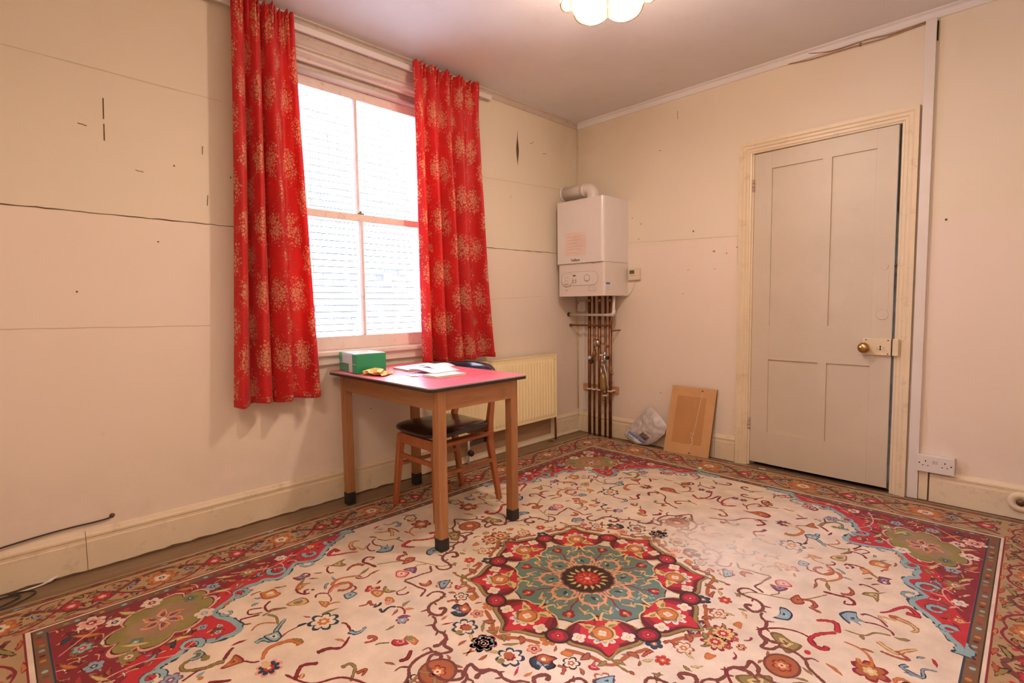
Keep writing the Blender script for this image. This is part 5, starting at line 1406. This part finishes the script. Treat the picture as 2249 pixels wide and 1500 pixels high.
# sparse scrolls where the digitised plan leaves open ground
tries = 0
while tries < 3000:
    tries += 1
    a, b2 = rz.uniform(.03, 1.08), rz.uniform(.10, 1.52)
    if hypot(a, b2) < .70 or near(a, b2, .072): continue
    # stay clear of the red corner
    inside = False; j = len(BND)-1; PB = BND+[(1.2, .44), (1.2, 1.7), (0, 1.7)]
    j = len(PB)-1
    for i in range(len(PB)):
        xi, yi = PB[i]; xj, yj = PB[j]
        if ((yi > b2) != (yj > b2)) and (a < (xj-xi)*(b2-yi)/(yj-yi)+xi): inside = not inside
        j = i
    if inside or any(hypot(a-x, b2-y) < .07 for x, y in BND): continue
    zone.append((a, b2)); th = rz.uniform(0, 6.28); c_, s_ = cos(th), sin(th); kind = rz.random()
    if kind < .3: ms = m_flower(rz.choice((5, 6)), rz.choice('rRCPk'), rz.choice('Ocpg'), rz.choice('Cnyc'), a, b2, rz.uniform(.022, .036))
    else:
        ms = []
    arc = [(a+c_*s-s_*t, b2+s_*s+c_*t) for s, t in ((-.07, .0), (-.03, .022), (.01, .018), (.045, -.01), (.03, -.035), (.008, -.022))]
    kk_ = rz.choice('CrovOr'); ms = m_stroke(arc, .006, .015, EDGE.get(kk_, kk_))+m_stroke(arc, .003, .009, kk_)+m_leaf(*arc[1], arc[1][0]+.03*c_-.03*s_, arc[1][1]+.03*s_+.03*c_, .014, rz.choice('orOg'))+ms
    zone.extend(arc); emit4(fz, ms)
fz.build('small_blooms', rug, 'stuff')
# underlay strip peeping out along the wall sides
ul = MB().prism([(RC.x-RU-.030, RC.y-RV-.02), (RC.x+RU+.03, RC.y-RV-.02), (RC.x+RU+.03, RC.y+RV+.035), (RC.x-RU+.02, RC.y+RV+.022), (RC.x-RU-.024, RC.y+RV+.01)], 'z', .0005, .005)
tag(ul.build('rug_underlay', mat('tan felt underlay', (.33, .22, .125), .95, .15, 20, .4, 200, dirt=((.5, .38, .25), .5)), loc=(RC.x, RC.y, .001)), 'thin tan underlay showing as a strip around the rug edge', 'underlay')
# ------------------------------------------------------------------ table
M_oak = wood_mat('worn oak', (.30, .125, .045), (.48, .23, .095), 'Z', .42, 9, .35)
M_oakx = wood_mat('worn oak rail', (.30, .135, .052), (.46, .235, .10), 'X', .42, 9, .45)
M_oaky = wood_mat('worn oak end rail', (.28, .115, .042), (.44, .20, .08), 'Y', .42, 9, .55)
def laminate():
    m, nt, b = nodes_of('rose laminate')
    tc = N(nt, 'ShaderNodeTexCoord').outputs['Object']
    c = mixc(nt, ramp(nt, noise(nt, tc, 9, 5, .6), .35, .7), (.72, .10, .13), (.78, .14, .17))
    c = mixc(nt, mth(nt, 'MULTIPLY', ramp(nt, noise(nt, tc, 160, 2), .55, .7), .25), c, (.85, .3, .3))
    nt.links.new(c, b.inputs['Base Color']); b.inputs['Roughness'].default_value = .30
    b.inputs['Specular IOR Level'].default_value = .7
    bump(nt, b, noise(nt, tc, 3, 2), .03); return m
M_lam = laminate()
tb = thing('table', 'square oak table with rose laminate top and black leg ends under the window', 'table', (.55, -2.04, 0))
tx0, tx1, ty0, ty1, tz = .063, 1.029, -2.343, -1.733, .765
def rrect(x0, x1, y0, y1, r, n=5):
    P = []
    for cx, cy, a0 in ((x1-r, y1-r, 0), (x0+r, y1-r, pi/2), (x0+r, y0+r, pi), (x1-r, y0+r, 1.5*pi)):
        for k in range(n+1): a = a0+pi/2*k/n; P.append((cx+r*cos(a), cy+r*sin(a)))
    return P
MB().prism(rrect(tx0+.003, tx1-.003, ty0+.003, ty1-.003, .022), 'z', tz-.004, tz).build('laminate', M_lam, tb)
MB().prism(rrect(tx0+.005, tx1-.005, ty0+.005, ty1-.005, .022), 'z', tz-.020, tz-.004).build('top_board', M_oakx, tb)
def edge_ring(d, z0, z1):
    b = MB(); O = rrect(tx0-d, tx1+d, ty0-d, ty1+d, .025); I = rrect(tx0+.004, tx1-.004, ty0+.004, ty1-.004, .022)
    n = len(O); vs = [(x, y, z) for z in (z0, z1) for x, y in O]+[(x, y, z) for z in (z0, z1) for x, y in I]
    fs = []
    for i in range(n):
        j = (i+1) % n
        fs += [(i, j, n+j, n+i), (2*n+i, 3*n+i, 3*n+j, 2*n+j), (n+i, n+j, 3*n+j, 3*n+i), (i, 2*n+i, 2*n+j, j)]
    return b.add(vs, fs)
edge_ring(.0, tz-.019, tz-.005).build('edge_strip', mat('black edging', (.022, .018, .016), .35, .2, 20, .05, dirt=((.25, .22, .2), .3)), tb)
edge_ring(.001, tz-.005, tz+.0006).build('edge_trim', mat('bright edging', (.55, .47, .43), .3, .1, 30, .0, metal=.5), tb)
lw = .047
legs = [(.103, -2.292), (.963, -2.292), (.955, -1.830), (.100, -1.835)]
for i, (x, y) in enumerate(legs):
    b = MB().box(x, x+lw, y, y+lw, .066, tz-.020, .005)
    l_ = b.build('leg', M_oak, tb)
    MB().box(x-.0012, x+lw+.0012, y-.0012, y+lw+.0012, .0146 if x > .5 else .001, .074, .005).build('foot_cap', M_black, l_)
za, zb_ = tz-.020-.092, tz-.020
MB().box(.150, .963, -2.287, -2.268, za, zb_, .002).build('apron', M_oakx, tb)
MB().box(.147, .955, -1.812, -1.793, za, zb_, .002).build('apron', M_oakx, tb)
MB().box(.986, 1.005, -2.245, -1.830, za, zb_, .002).build('apron', M_oaky, tb)
MB().box(.105, .124, -2.245, -1.835, za, zb_, .002).build('apron', M_oaky, tb)

# ------------------------------------------------------------------ chair
M_teak = wood_mat('reddish teak', (.30, .085, .025), (.42, .14, .045), 'Z', .35, 8, .15)
M_vinyl = mat('black vinyl', (.020, .012, .016), .25, .3, 8, .08, 120, coat=.3)
ch = thing('dining_chair', 'teak dining chair with black vinyl seat and back pushed under the table', 'chair', (.54, -1.90, 0))
def bar(b, p0, p1, w0, d0, w1=None, d1=None):
    """tapered rectangular bar with softened corners between two points (mostly vertical)"""
    w1 = w1 or w0; d1 = d1 or d0; P0, P1 = Vector(p0), Vector(p1)
    t = (P1-P0).normalized(); ax = Vector((1, 0, 0)); ax = (ax-t*ax.dot(t)).normalized() if abs(t.x) < .8 else Vector((0, 0, 1)); by_ = t.cross(ax)
    vs = []
    for P, w_, d_ in ((P0, w0, d0), (P1, w1, d1)):
        c = .22
        for sx, sy in ((-1, -1+c), (-1+c, -1), (1-c, -1), (1, -1+c), (1, 1-c), (1-c, 1), (-1+c, 1), (-1, 1-c)): vs.append(P+ax*sx*w_/2+by_*sy*d_/2)
    fs = [tuple(range(8)), tuple(range(15, 7, -1))]+[(i, (i+1) % 8, 8+(i+1) % 8, 8+i) for i in range(8)]
    return b.add(vs, fs)
FZ = .0146
b = MB(); bar(b, (.350, -2.110, FZ), (.388, -2.085, .418), .024, .028, .034, .040); b.build('leg', M_teak, ch)
b = MB(); bar(b, (.735, -2.110, FZ), (.700, -2.085, .418), .024, .028, .034, .040); b.build('leg', M_teak, ch)
for x0, x1, x2 in ((.380, .360, .352), (.716, .680, .650)):
    b = MB(); bar(b, (x0, -1.655, FZ), (x1, -1.690, .36), .026, .026, .032, .040); bar(b, (x1, -1.690, .355), (x1, -1.688, .46), .032, .040); bar(b, (x1, -1.688, .455), (x2, -1.615, .74), .032, .038, .024, .022)
    b.build('leg', M_teak, ch)
b = MB(); b.box(.385, .700, -2.100, -2.076, .372, .428, .003); b.build('seat_rail', M_teak, ch)
for xa, xb in ((.388, .362), (.700, .680)):
    b = MB(); bar(b, (xa, -2.09, .400), (xb, -1.68, .400), .055, .022); b.build('seat_rail', M_teak, ch)
b = MB(); b.box(.375, .670, -1.70, -1.678, .365, .428, .003); b.build('seat_rail', M_teak, ch)
for xa, xb in ((.372, .368), (.712, .694)):
    b = MB(); bar(b, (xa, -2.098, .245), (xb, -1.675, .245), .026, .018); b.build('stretcher', M_teak, ch)
b = MB(); b.box(.380, .705, -2.103, -2.085, .290, .315, .003); b.build('stretcher', M_teak, ch)
# corner block seen under the seat
MB().prism([(.60, -1.70), (.675, -1.70), (.690, -1.84)], 'z', .35, .375).build('corner_block', M_vinyl, ch)
def seat(u, v):
    a = 2*pi*u
    # superellipse pad, wider at the front
    cx, cy = .545, -1.905
    e = .42
    sx = abs(cos(a))**e*(1 if cos(a) >= 0 else -1); sy = abs(sin(a))**e*(1 if sin(a) >= 0 else -1)
    hw = .200-.018*sy; hd = .222
    ph = pi*v; r = sin(ph)**.38 if 0 < v < 1 else 0
    zc = .452+.024*cos(ph)
    dome = .012*(1-r*r) if v < .5 else 0
    sag = .012*(sx*r)**2
    return (cx+sx*hw*r, cy+sy*hd*r, zc+dome+sag*(1 if v < .5 else .6))
MB().grid(seat, 48, 16).build('seat', M_vinyl, ch)
def back(u, v):
    a = 2*pi*v; s = u*2-1
    cx = .480+.245*s; cy = -1.598-.085*s*s
    e = (1-abs(s)**6*.55)
    nx, ny = -(.17*s)/.235, -1
    L = hypot(nx, ny); nx /= L; ny /= L
    return (cx+(-nx)*0+nx*.019*cos(a)*e, cy+ny*.019*cos(a)*e, .735+.047*sin(a)*e-(.006*s*s))
bk = MB().grid(back, 36, 16)
n_ = 37
bk.f.append(tuple(j*n_ for j in range(16))); bk.m.append(0); bk.sm.append(False)
bk.f.append(tuple(j*n_+36 for j in range(15, -1, -1))); bk.m.append(0); bk.sm.append(False)
bk.build('backrest', M_vinyl, ch)

# ------------------------------------------------------------------ things on the table
TZ = tz+.001
M_green = mat('green card', (.015, .30, .125), .30, .08, 6, .05, 40, coat=.25)
M_paper = mat('white paper', (.80, .77, .75), .6, .03, 8, .05, 30)
bxo = thing('box_file', 'green cardboard box file with a pale label on its end, on the table', 'box file', (.20, -2.20, TZ))
ux = Vector((-.993, .115, 0)); uy = Vector((.10, .995, 0)).normalized(); uy = Vector((.115, .993, 0))
NC = Vector((.326, -2.312, TZ))
def bx(p, q, r): return NC+ux*p+uy*q+Vector((0, 0, r))
def obox(b, p0, p1, q0, q1, r0, r1, bev=0.0):
    mx = Matrix((( *(-ux),), (*uy,), (0, 0, 1))).transposed().to_4x4(); mx.translation = NC
    return b.box(-p1, -p0, q0, q1, r0, r1, bev, mx=mx)
obox(MB(), 0, .245, 0, .172, 0, .105, .004).build('case', M_green, bxo)
obox(MB(), .002, .243, .002, .170, .1045, .1062).build('lid', mat('pale green lid', (.50, .66, .60), .25, .1, 6, .05, 30, coat=.4), bxo)
obox(MB(), .050, .190, -.0012, .0, .052, .103).build('label', mat('silvery label', (.62, .66, .64), .3, .1, 12, .1), bxo)
obox(MB(), .050, .098, -.0012, .0, .004, .050).build('label', mat('silvery label', (.62, .66, .64)), bxo)
obox(MB(), -.001, .243, -.0016, .0, .049, .052).build('seam', mat('pale seam', (.45, .72, .60), .4), bxo)
def cloth_item():
    def fn(u, v):
        x = .385+.135*u-.055*v; y = -2.300+.02*u+.135*v*(1-.15*u)
        z = TZ+.004+.012*abs(sin(u*5.2+v*2.4))*(.4+.6*sin(pi*min(1, v*1.1)))+.006*sin(v*11+u*3)
        return (x+.008*sin(v*7), y+.006*sin(u*9), max(TZ+.0015, z*(1) if 0 < u < 1 else TZ+.004))
    b = MB().grid(fn, 26, 22)
    def fn2(u, v):
        p = fn(u*.8+.05, v*.9); return (p[0]-.012, p[1]-.004, p[2]+.006+.004*sin(u*8))
    b.grid(fn2, 22, 18)
    b.tube(spline([(.378, -2.298, TZ+.011), (.385, -2.255, TZ+.018), (.372, -2.215, TZ+.016), (.352, -2.180, TZ+.010)], 5), .011, 8)
    m = mat('yellow duster', (.92, .66, .24), .9, .10, 25, .4, 90)
    o = b.build('duster', m, loc=(.44, -2.24, TZ), fix=False)
    sm = o.modifiers.new('thickness', 'SOLIDIFY'); sm.thickness = .0012; sm.offset = 1
    return o
tag(cloth_item(), 'crumpled yellow duster beside the green box file on the table', 'duster')
def slab(b, c4, z0, z1, mi=0):
    vs = [(x, y, z0) for x, y in c4]+[(x, y, z1) for x, y in c4]
    return b.add(vs, [(0, 1, 2, 3), (7, 6, 5, 4), (0, 1, 5, 4), (1, 2, 6, 5), (2, 3, 7, 6), (3, 0, 4, 7)], mi)
M_pages = mat('page block', (.80, .72, .62), .8, .1, 300, .1)
M_pinkc = mat('pink book cover', (.72, .38, .38), .5)
def book(label, c4, h, cover, pages_m=M_pages, name='book', top=None):
    t = thing(name, label, 'book' if name == 'book' else 'booklet', (*c4[0], TZ))
    cx = sum(p[0] for p in c4)/4; cy = sum(p[1] for p in c4)/4
    inn = [(cx+(x-cx)*.965, cy+(y-cy)*.965) for x, y in c4]
    slab(MB(), c4, TZ, TZ+.0015).build('back_cover', cover, t)
    slab(MB(), inn, TZ+.0015, TZ+h-.0015).build('pages', pages_m, t)
    slab(MB(), c4, TZ+h-.0015, TZ+h).build('front_cover', top or cover, t)
    return t
book('white-covered book lying nearest the table corner', [(.668, -2.130), (.797, -2.136), (.793, -1.945), (.660, -1.940)], .010, M_paper)
book('thin white booklet farthest left, by the green box file', [(.262, -2.052), (.452, -2.072), (.430, -1.80), (.225, -1.775)], .009, M_paper)
# open booklet with a lifted page
t = thing('open_booklet', 'open white booklet lying over the other papers in the middle', 'booklet', (.55, -2.0, TZ+.010))
def page(side):
    def fn(u, v):
        x0, y0 = .475+.24*v*.0, -2.085
        a = Vector((.470, -2.080)); bq = Vector((.700, -2.085)); cq = Vector((.690, -1.905)); dq = Vector((.455, -1.860))
        p = (a*(1-u)+bq*u)*(1-v)+(dq*(1-u)+cq*u)*v
        z = TZ+.010+.010*sin(pi*u)*.8+.006*(1-u)
        return (p.x, p.y, z+side)
    return fn
o = MB().grid(page(.002), 16, 8).build('page', M_paper, t, fix=False); sm = o.modifiers.new('thickness', 'SOLIDIFY'); sm.thickness = .0015
o = MB().grid(page(-.0015), 16, 8).build('cover', M_pinkc, t, fix=False); sm = o.modifiers.new('thickness', 'SOLIDIFY'); sm.thickness = .001
def leafpg(u, v):
    a = Vector((.435, -2.00)); bq = Vector((.62, -2.02)); cq = Vector((.56, -1.83)); dq = Vector((.40, -1.83))
    p = (a*(1-u)+bq*u)*(1-v)+(dq*(1-u)+cq*u)*v
    return (p.x, p.y, TZ+.020+.016*sin(pi*u)*(1-.3*v))
o = MB().grid(leafpg, 16, 6).build('page', M_paper, t, fix=False); sm = o.modifiers.new('thickness', 'SOLIDIFY'); sm.thickness = .0006
o = slab(MB(), [(.545, -2.150), (.632, -2.160), (.650, -2.04), (.560, -2.03)], TZ, TZ+.0012).build('slip_of_paper', mat('lilac paper', (.66, .60, .80), .6), loc=(.6, -2.1, TZ))
tag(o, 'lilac slip of paper on the table beside the duster', 'paper')
o = slab(MB(), [(.600, -2.165), (.640, -2.172), (.655, -2.140), (.618, -2.135)], TZ+.0013, TZ+.0022).build('slip_of_paper', M_paper, loc=(.63, -2.15, TZ))
tag(o, 'small white slip of paper lying on the lilac one', 'paper')

# ------------------------------------------------------------------ framed picture, back outwards, and plastic bag
pf = thing('picture_frame', 'brown picture leaning back outwards on the baseboard left of the door', 'picture', (1.07, -.11, .013))
A, B_, C_, D_ = Vector((.905, -.124, .013)), Vector((1.244, -.105, .013)), Vector((1.268, -.030, .502)), Vector((.930, -.034, .502))
nrm = (B_-A).cross(D_-A).normalized()
def pq(u, v, d=0): 
    p = (A*(1-u)+B_*u)*(1-v)+(D_*(1-u)+C_*u)*v
    return p+nrm*d
def plate(u0, u1, v0, v1, d0, d1, b=None):
    b = b or MB()
    vs = [pq(u0, v0, d0), pq(u1, v0, d0), pq(u1, v1, d0), pq(u0, v1, d0), pq(u0, v0, d1), pq(u1, v0, d1), pq(u1, v1, d1), pq(u0, v1, d1)]
    return b.add(vs, [(0, 1, 2, 3), (7, 6, 5, 4), (0, 1, 5, 4), (1, 2, 6, 5), (2, 3, 7, 6), (3, 0, 4, 7)])
if nrm.y > 0: nrm = -nrm
M_hb = mat('brown hardboard', (.50, .25, .095), .7, .06, 8, .1, 200)
M_tape = mat('buff paper tape', (.60, .34, .15), .65, .05, 8, .1, 60)
plate(0, 1, 0, 1, -.014, -.003).build('frame', mat('dark stained frame edge', (.12, .05, .025), .5), pf)
plate(.0, 1, 0, 1, -.003, 0).build('backing', M_tape, pf)
plate(.15, .80, .16, .86, 0, .001).build('hardboard', M_hb, pf)
plate(.0, 1, .935, .952, 0, .0012).build('batten', M_tape, pf)
sp_ = [pq(.70, .955, .004), pq(.705, .90, .003), pq(.68, .75, .003), pq(.66, .58, .003), pq(.64, .40, .003), pq(.62, .30, .003), pq(.60, .24, .003), pq(.625, .20, .004), pq(.60, .15, .003), pq(.585, .08, .003), pq(.58, .035, .003)]
b = MB().tube(spline(sp_, 4), .0022, 6)
b.tube(spline([pq(.62, .30, .005), pq(.585, .33, .006), pq(.565, .30, .006), pq(.585, .26, .006), pq(.615, .25, .006), pq(.64, .20, .006), pq(.625, .16, .006), pq(.60, .17, .006)], 4), .0018, 6)
b.build('string', mat('pale string', (.75, .62, .45), .9), pf)
for u, v in ((.70, .955), (.58, .03)): b = MB().lathe([(.006, 0), (.006, .003), (.003, .006)], pq(u, v, .001), nrm, 8).build('screw_eye', M_nail, pf)

rb = random.Random(11)
bag = thing('plastic_bag', 'crumpled clear plastic bag with blue and white print against the baseboard', 'bag', (.70, -.09, .013))
cn = [(.735, .318), (.905, .195), (.845, .085), (.770, .030), (.660, .013), (.545, .065)]
out = resample([(x, z) for x, z in [(.735, .320), (.825, .262), (.905, .192), (.893, .130), (.835, .070), (.765, .026), (.660, .014), (.590, .036), (.540, .072), (.565, .112), (.655, .225), (.700, .290), (.735, .320)]], .014)[:-1]
cx, cz = .725, .145
from mathutils import noise as mn
def bagp(k, r, side):
    x, z = out[k % len(out)]; x = cx+(x-cx)*r; z = cz+(z-cz)*r
    y0 = -.030-.085*(1-min(1, z/.32))
    th = .034*(1-r**3)
    n_ = mn.noise(Vector((x*22, z*22, side*3)))*.012+mn.noise(Vector((x*55, z*40, side)))*.006
    return (x, y0-.004+side*(-th-n_*(1-r**4)) , z)
def bagface(side, rings=14):
    nk = len(out); vs = []; fs = []
    for i in range(rings+1):
        for k in range(nk): vs.append(bagp(k, i/rings if i else .001, side))
    for i in range(rings):
        for k in range(nk): fs.append((i*nk+k, i*nk+(k+1) % nk, (i+1)*nk+(k+1) % nk, (i+1)*nk+k))
    return vs, fs
def bagmat():
    m, nt, b = nodes_of('cloudy polythene'); tc = N(nt, 'ShaderNodeTexCoord').outputs['Object']
    c = mixc(nt, ramp(nt, noise(nt, tc, 30, 4, .7), .35, .7), (.50, .46, .48), (.74, .68, .66))
    nt.links.new(c, b.inputs['Base Color']); b.inputs['Roughness'].default_value = .22; b.inputs['Alpha'].default_value = .80
    b.inputs['Specular IOR Level'].default_value = .8
    bump(nt, b, noise(nt, tc, 45, 5, .7), .6, .004); return m
M_bag = bagmat()
b = MB()
for s_ in (1, -.25):
    v_, f_ = bagface(s_); b.add(v_, f_, 0, True)
b.build('film', M_bag, bag, fix=False)
def patch(quad, name, m, off=.002):
    """printed area following the bulge of the bag"""
    def fn(u, v):
        x = (quad[0][0]*(1-u)+quad[1][0]*u)*(1-v)+(quad[3][0]*(1-u)+quad[2][0]*u)*v
        z = (quad[0][1]*(1-u)+quad[1][1]*u)*(1-v)+(quad[3][1]*(1-u)+quad[2][1]*u)*v
        # radius of this point relative to outline (approximate by nearest direction)
        a = atan2(z-cz, x-cx); best = min(out, key=lambda q: abs((atan2(q[1]-cz, q[0]-cx)-a+pi) % (2*pi)-pi))
        r = min(.97, hypot(x-cx, z-cz)/max(.01, hypot(best[0]-cx, best[1]-cz)))
        y0 = -.030-.085*(1-min(1, z/.32)); th = .034*(1-r**3)
        n_ = mn.noise(Vector((x*22, z*22, 3)))*.012+mn.noise(Vector((x*55, z*40, 1)))*.006
        return (x, y0-.004-th-n_*(1-r**4)-off-.004, z)
    MB().grid(fn, 14, 8).build(name, m, bag, fix=False)
M_pb = mat('printed blue', (.16, .30, .62), .35, .2, 30, .1); M_pw = mat('printed white', (.80, .76, .74), .35, .1, 20, .1)
patch([(.555, .075), (.690, .028), (.770, .045), (.600, .125)], 'white_print', M_pw, .002)
patch([(.585, .098), (.735, .034), (.762, .045), (.608, .118)], 'blue_print', M_pb, .0032)
patch([(.572, .080), (.640, .052), (.652, .058), (.580, .088)], 'blue_print', M_pb, .0032)
patch([(.700, .098), (.752, .062), (.790, .090), (.730, .124)], 'photo_print', mat('printed dark photo', (.13, .10, .11), .4, .5, 60, .1), .003)
for q in ([(.600, .070), (.650, .050), (.656, .054), (.606, .074)],): patch(q, 'text_print', M_line, .004)

# ------------------------------------------------------------------ small bits on the floor, loose cables
t = thing('green_rawlplug', 'tiny pale green mushroom-shaped plug standing on the rug', 'plug', (1.331, -.418, .013))
MB().lathe([(.004, 0), (.006, .004), (.005, .016), (.006, .018), (.014, .020), (.013, .025), (.004, .028)], (1.331, -.418, .0135), (0, 0, 1), 12).build('plug', mat('mint plastic', (.40, .75, .52), .4, bmp=0), t)
for i, (x, y, a, lab) in enumerate(((1.600, -.075, .3, 'scrap of white paper on the floor at the hinge side of the door'), (1.665, -.095, .1, 'larger white paper scrap right of another by the door hinge side'), (2.115, -.085, .2, 'cream paper scrap on the floor below the door lock side'), (2.235, -.105, .0, 'white paper scrap on the floor under the door corner'))):
    c_, s_ = cos(a), sin(a); w2, h2 = (.022, .016) if i != 1 else (.026, .014)
    q = [(x+c_*dx-s_*dy, y+s_*dx+c_*dy) for dx, dy in ((-w2, -h2), (w2, -h2*.7), (w2*.9, h2), (-w2*.8, h2*.9))]
    vs = [(px_, py_, .0065+.003*(k % 2)) for k, (px_, py_) in enumerate(q)]+[(px_, py_, .0075+.003*(k % 2)) for k, (px_, py_) in enumerate(q)]
    o = MB().add(vs, [(0, 1, 2, 3), (7, 6, 5, 4), (0, 1, 5, 4), (1, 2, 6, 5), (2, 3, 7, 6), (3, 0, 4, 7)]).build('paper_scrap', M_paper, loc=(x, y, .007))
    tag(o, lab, 'paper scrap')
M_bcab = mat('dark grey cable', (.035, .022, .016), .5, bmp=0)
pts = spline([(.0, -3.333, .214), (.010, -3.348, .209), (.010, -3.40, .206), (.010, -3.47, .206), (.010, -3.55, .203), (.012, -3.64, .196), (.014, -3.72, .186), (.02, -3.85, .155), (.04, -4.0, .08), (.07, -4.12, .008)], 6)
t = thing('black_cable', 'thin black cable coming out of a hole low in the left wall', 'cable', (0, -3.333, .212))
MB().tube(pts, .0035, 8).build('cord', M_bcab, t)
MB().lathe([(.011, 0), (.010, .002), (.006, .003)], (.0, -3.333, .214), (1, 0, 0), 12).build('wall_hole', M_crack, t)
pts = spline([(.030, -3.545, .012), (.045, -3.60, .010), (.075, -3.66, .006), (.12, -3.72, .006), (.2, -3.80, .020)], 6)
pts = spline([(.012, -3.512, .012), (.030, -3.545, .006), (.040, -3.590, .005), (.050, -3.64, .004), (.056, -3.70, .004), (.07, -3.82, .004)], 6)
pts = spline([(.028, -3.525, .022), (.034, -3.56, .010), (.038, -3.60, .006), (.040, -3.66, .004), (.042, -3.72, .004), (.044, -3.85, .004)], 6)
t = thing('white_cable', 'short white cable with a flat end lying along the left baseboard', 'cable', (.03, -3.6, .005))
MB().tube(pts, .0035, 8).build('cord', M_white, t)
MB().tube([(.028, -3.527, .022), (.032, -3.55, .014), (.035, -3.575, .009)], [.002, .007, .004], 8).build('sleeve', M_white, t)
def loop(c_, rx, ry, ph, z, n=26, a1=2*pi*1.25):
    return [(c_[0]+rx*cos(ph+a1*k/n), c_[1]+ry*sin(ph+a1*k/n), z+.004*sin(k*.9)) for k in range(n+1)]
p2 = spline([(.035, -3.80, .006), (.040, -3.68, .007), (.065, -3.615, .008), (.10, -3.60, .009), (.135, -3.625, .010), (.165, -3.68, .010), (.19, -3.76, .018), (.22, -3.9, .020)], 6)
tag(MB().tube(p2, .003, 8).build('black_cable', M_bcab, loc=(.12, -3.65, .01)), 'outer loop of black cable on the floor in the left corner', 'cable')
p3 = spline([(.06, -3.80, .006), (.055, -3.70, .008), (.075, -3.650, .009), (.105, -3.648, .010), (.130, -3.68, .010), (.150, -3.73, .010), (.20, -3.80, .026), (.215, -3.95, .020)], 6)
tag(MB().tube(p3, .0035, 8).build('black_cable', M_bcab, loc=(.10, -3.70, .01)), 'inner coil of black cable on the floor at the left frame edge', 'cable')

# ------------------------------------------------------------------ ceiling lamp
def shade_mat():
    m = bpy.data.materials.new('lit frosted glass'); m.use_nodes = True; nt = m.node_tree; nt.nodes.clear()
    out = N(nt, 'ShaderNodeOutputMaterial'); tr = N(nt, 'ShaderNodeBsdfTransparent'); em = N(nt, 'ShaderNodeEmission'); mx = N(nt, 'ShaderNodeMixShader')
    em.inputs[0].default_value = (1, .86, .62, 1); em.inputs[1].default_value = 5.0; mx.inputs[0].default_value = .4
    tr.inputs[0].default_value = (1, .96, .9, 1)
    nt.links.new(tr.outputs[0], mx.inputs[1]); nt.links.new(em.outputs[0], mx.inputs[2]); nt.links.new(mx.outputs[0], out.inputs[0]); return m
LC = Vector((1.545, -1.775, 2.392))
la = thing('ceiling_lamp', 'lit petal-shaped glass ceiling lamp with gilt edges at the top of the photo', 'lamp', (LC.x, LC.y, H))
M_sh = shade_mat(); M_gilt = mat('gilt metal', (.75, .55, .25), .25, metal=1, bmp=0)
NP = 6; base_a = atan2(-3.66+1.775, 2.85-1.545)      # a rib faces the room corner opposite
def petal(k):
    a0 = base_a+2*pi*k/NP; a1 = a0+2*pi/NP
    def fn(u, v):
        # v 0 top (narrow) .. 1 bottom (wide, rounded edge)
        a = a0+(a1-a0)*(.02+.96*u)
        zb = -.018+.026*(abs(2*u-1)**2.8)
        z = .16*(1-v)+zb*v
        r = .050+.145*sin(pi/2*min(1, v*1.25))-.018*v*v*v
        r *= 1+.10*sin(pi*u)*v
        return (LC.x+r*cos(a), LC.y+r*sin(a), LC.z+z)
    return fn
for k in range(NP):
    fn = petal(k); pe = MB().grid(fn, 14, 12).build('petal', M_sh, la, fix=False)
    rim = [fn(i/20, 1) for i in range(21)]
    side = [fn(0, 1-i/12) for i in range(13)]; side2 = [fn(1, 1-i/12) for i in range(13)]
    MB().tube(side[::-1]+rim+side2, .0030, 6).build('gilt_rim', M_gilt, pe)
MB().lathe([(.0, 0), (.055, -.002), (.060, -.02), (.050, -.03), (.014, -.036), (.012, -.075), (.052, -.085), (.056, -.108), (.0, -.110)], (LC.x, LC.y, H-.001), (0, 0, 1), 28).build('gallery', M_gilt, la)
bl2 = MB()
bl2.lathe([(.012, .09), (.016, .06), (.03, .035), (.030, .01), (.02, -.012), (0, -.02)], (LC.x, LC.y, LC.z+.07), (0, 0, 1), 16)
mb_ = bpy.data.materials.new('bulb glow'); mb_.use_nodes = True; nb = mb_.node_tree.nodes['Principled BSDF']
nb.inputs['Emission Color'].default_value = (1, .8, .5, 1); nb.inputs['Emission Strength'].default_value = 12
bl2.build('bulb', mb_, la)
ld = bpy.data.lights.new('lamp_light', 'POINT'); ld.energy = LAMP_POWER; ld.color = LAMP_COL; ld.shadow_soft_size = .045
lo_ = bpy.data.objects.new('lamp_light', ld); COL.objects.link(lo_); lo_.parent = la; lo_.location = Vector((LC.x, LC.y, LC.z+.02))-Vector((LC.x, LC.y, H))
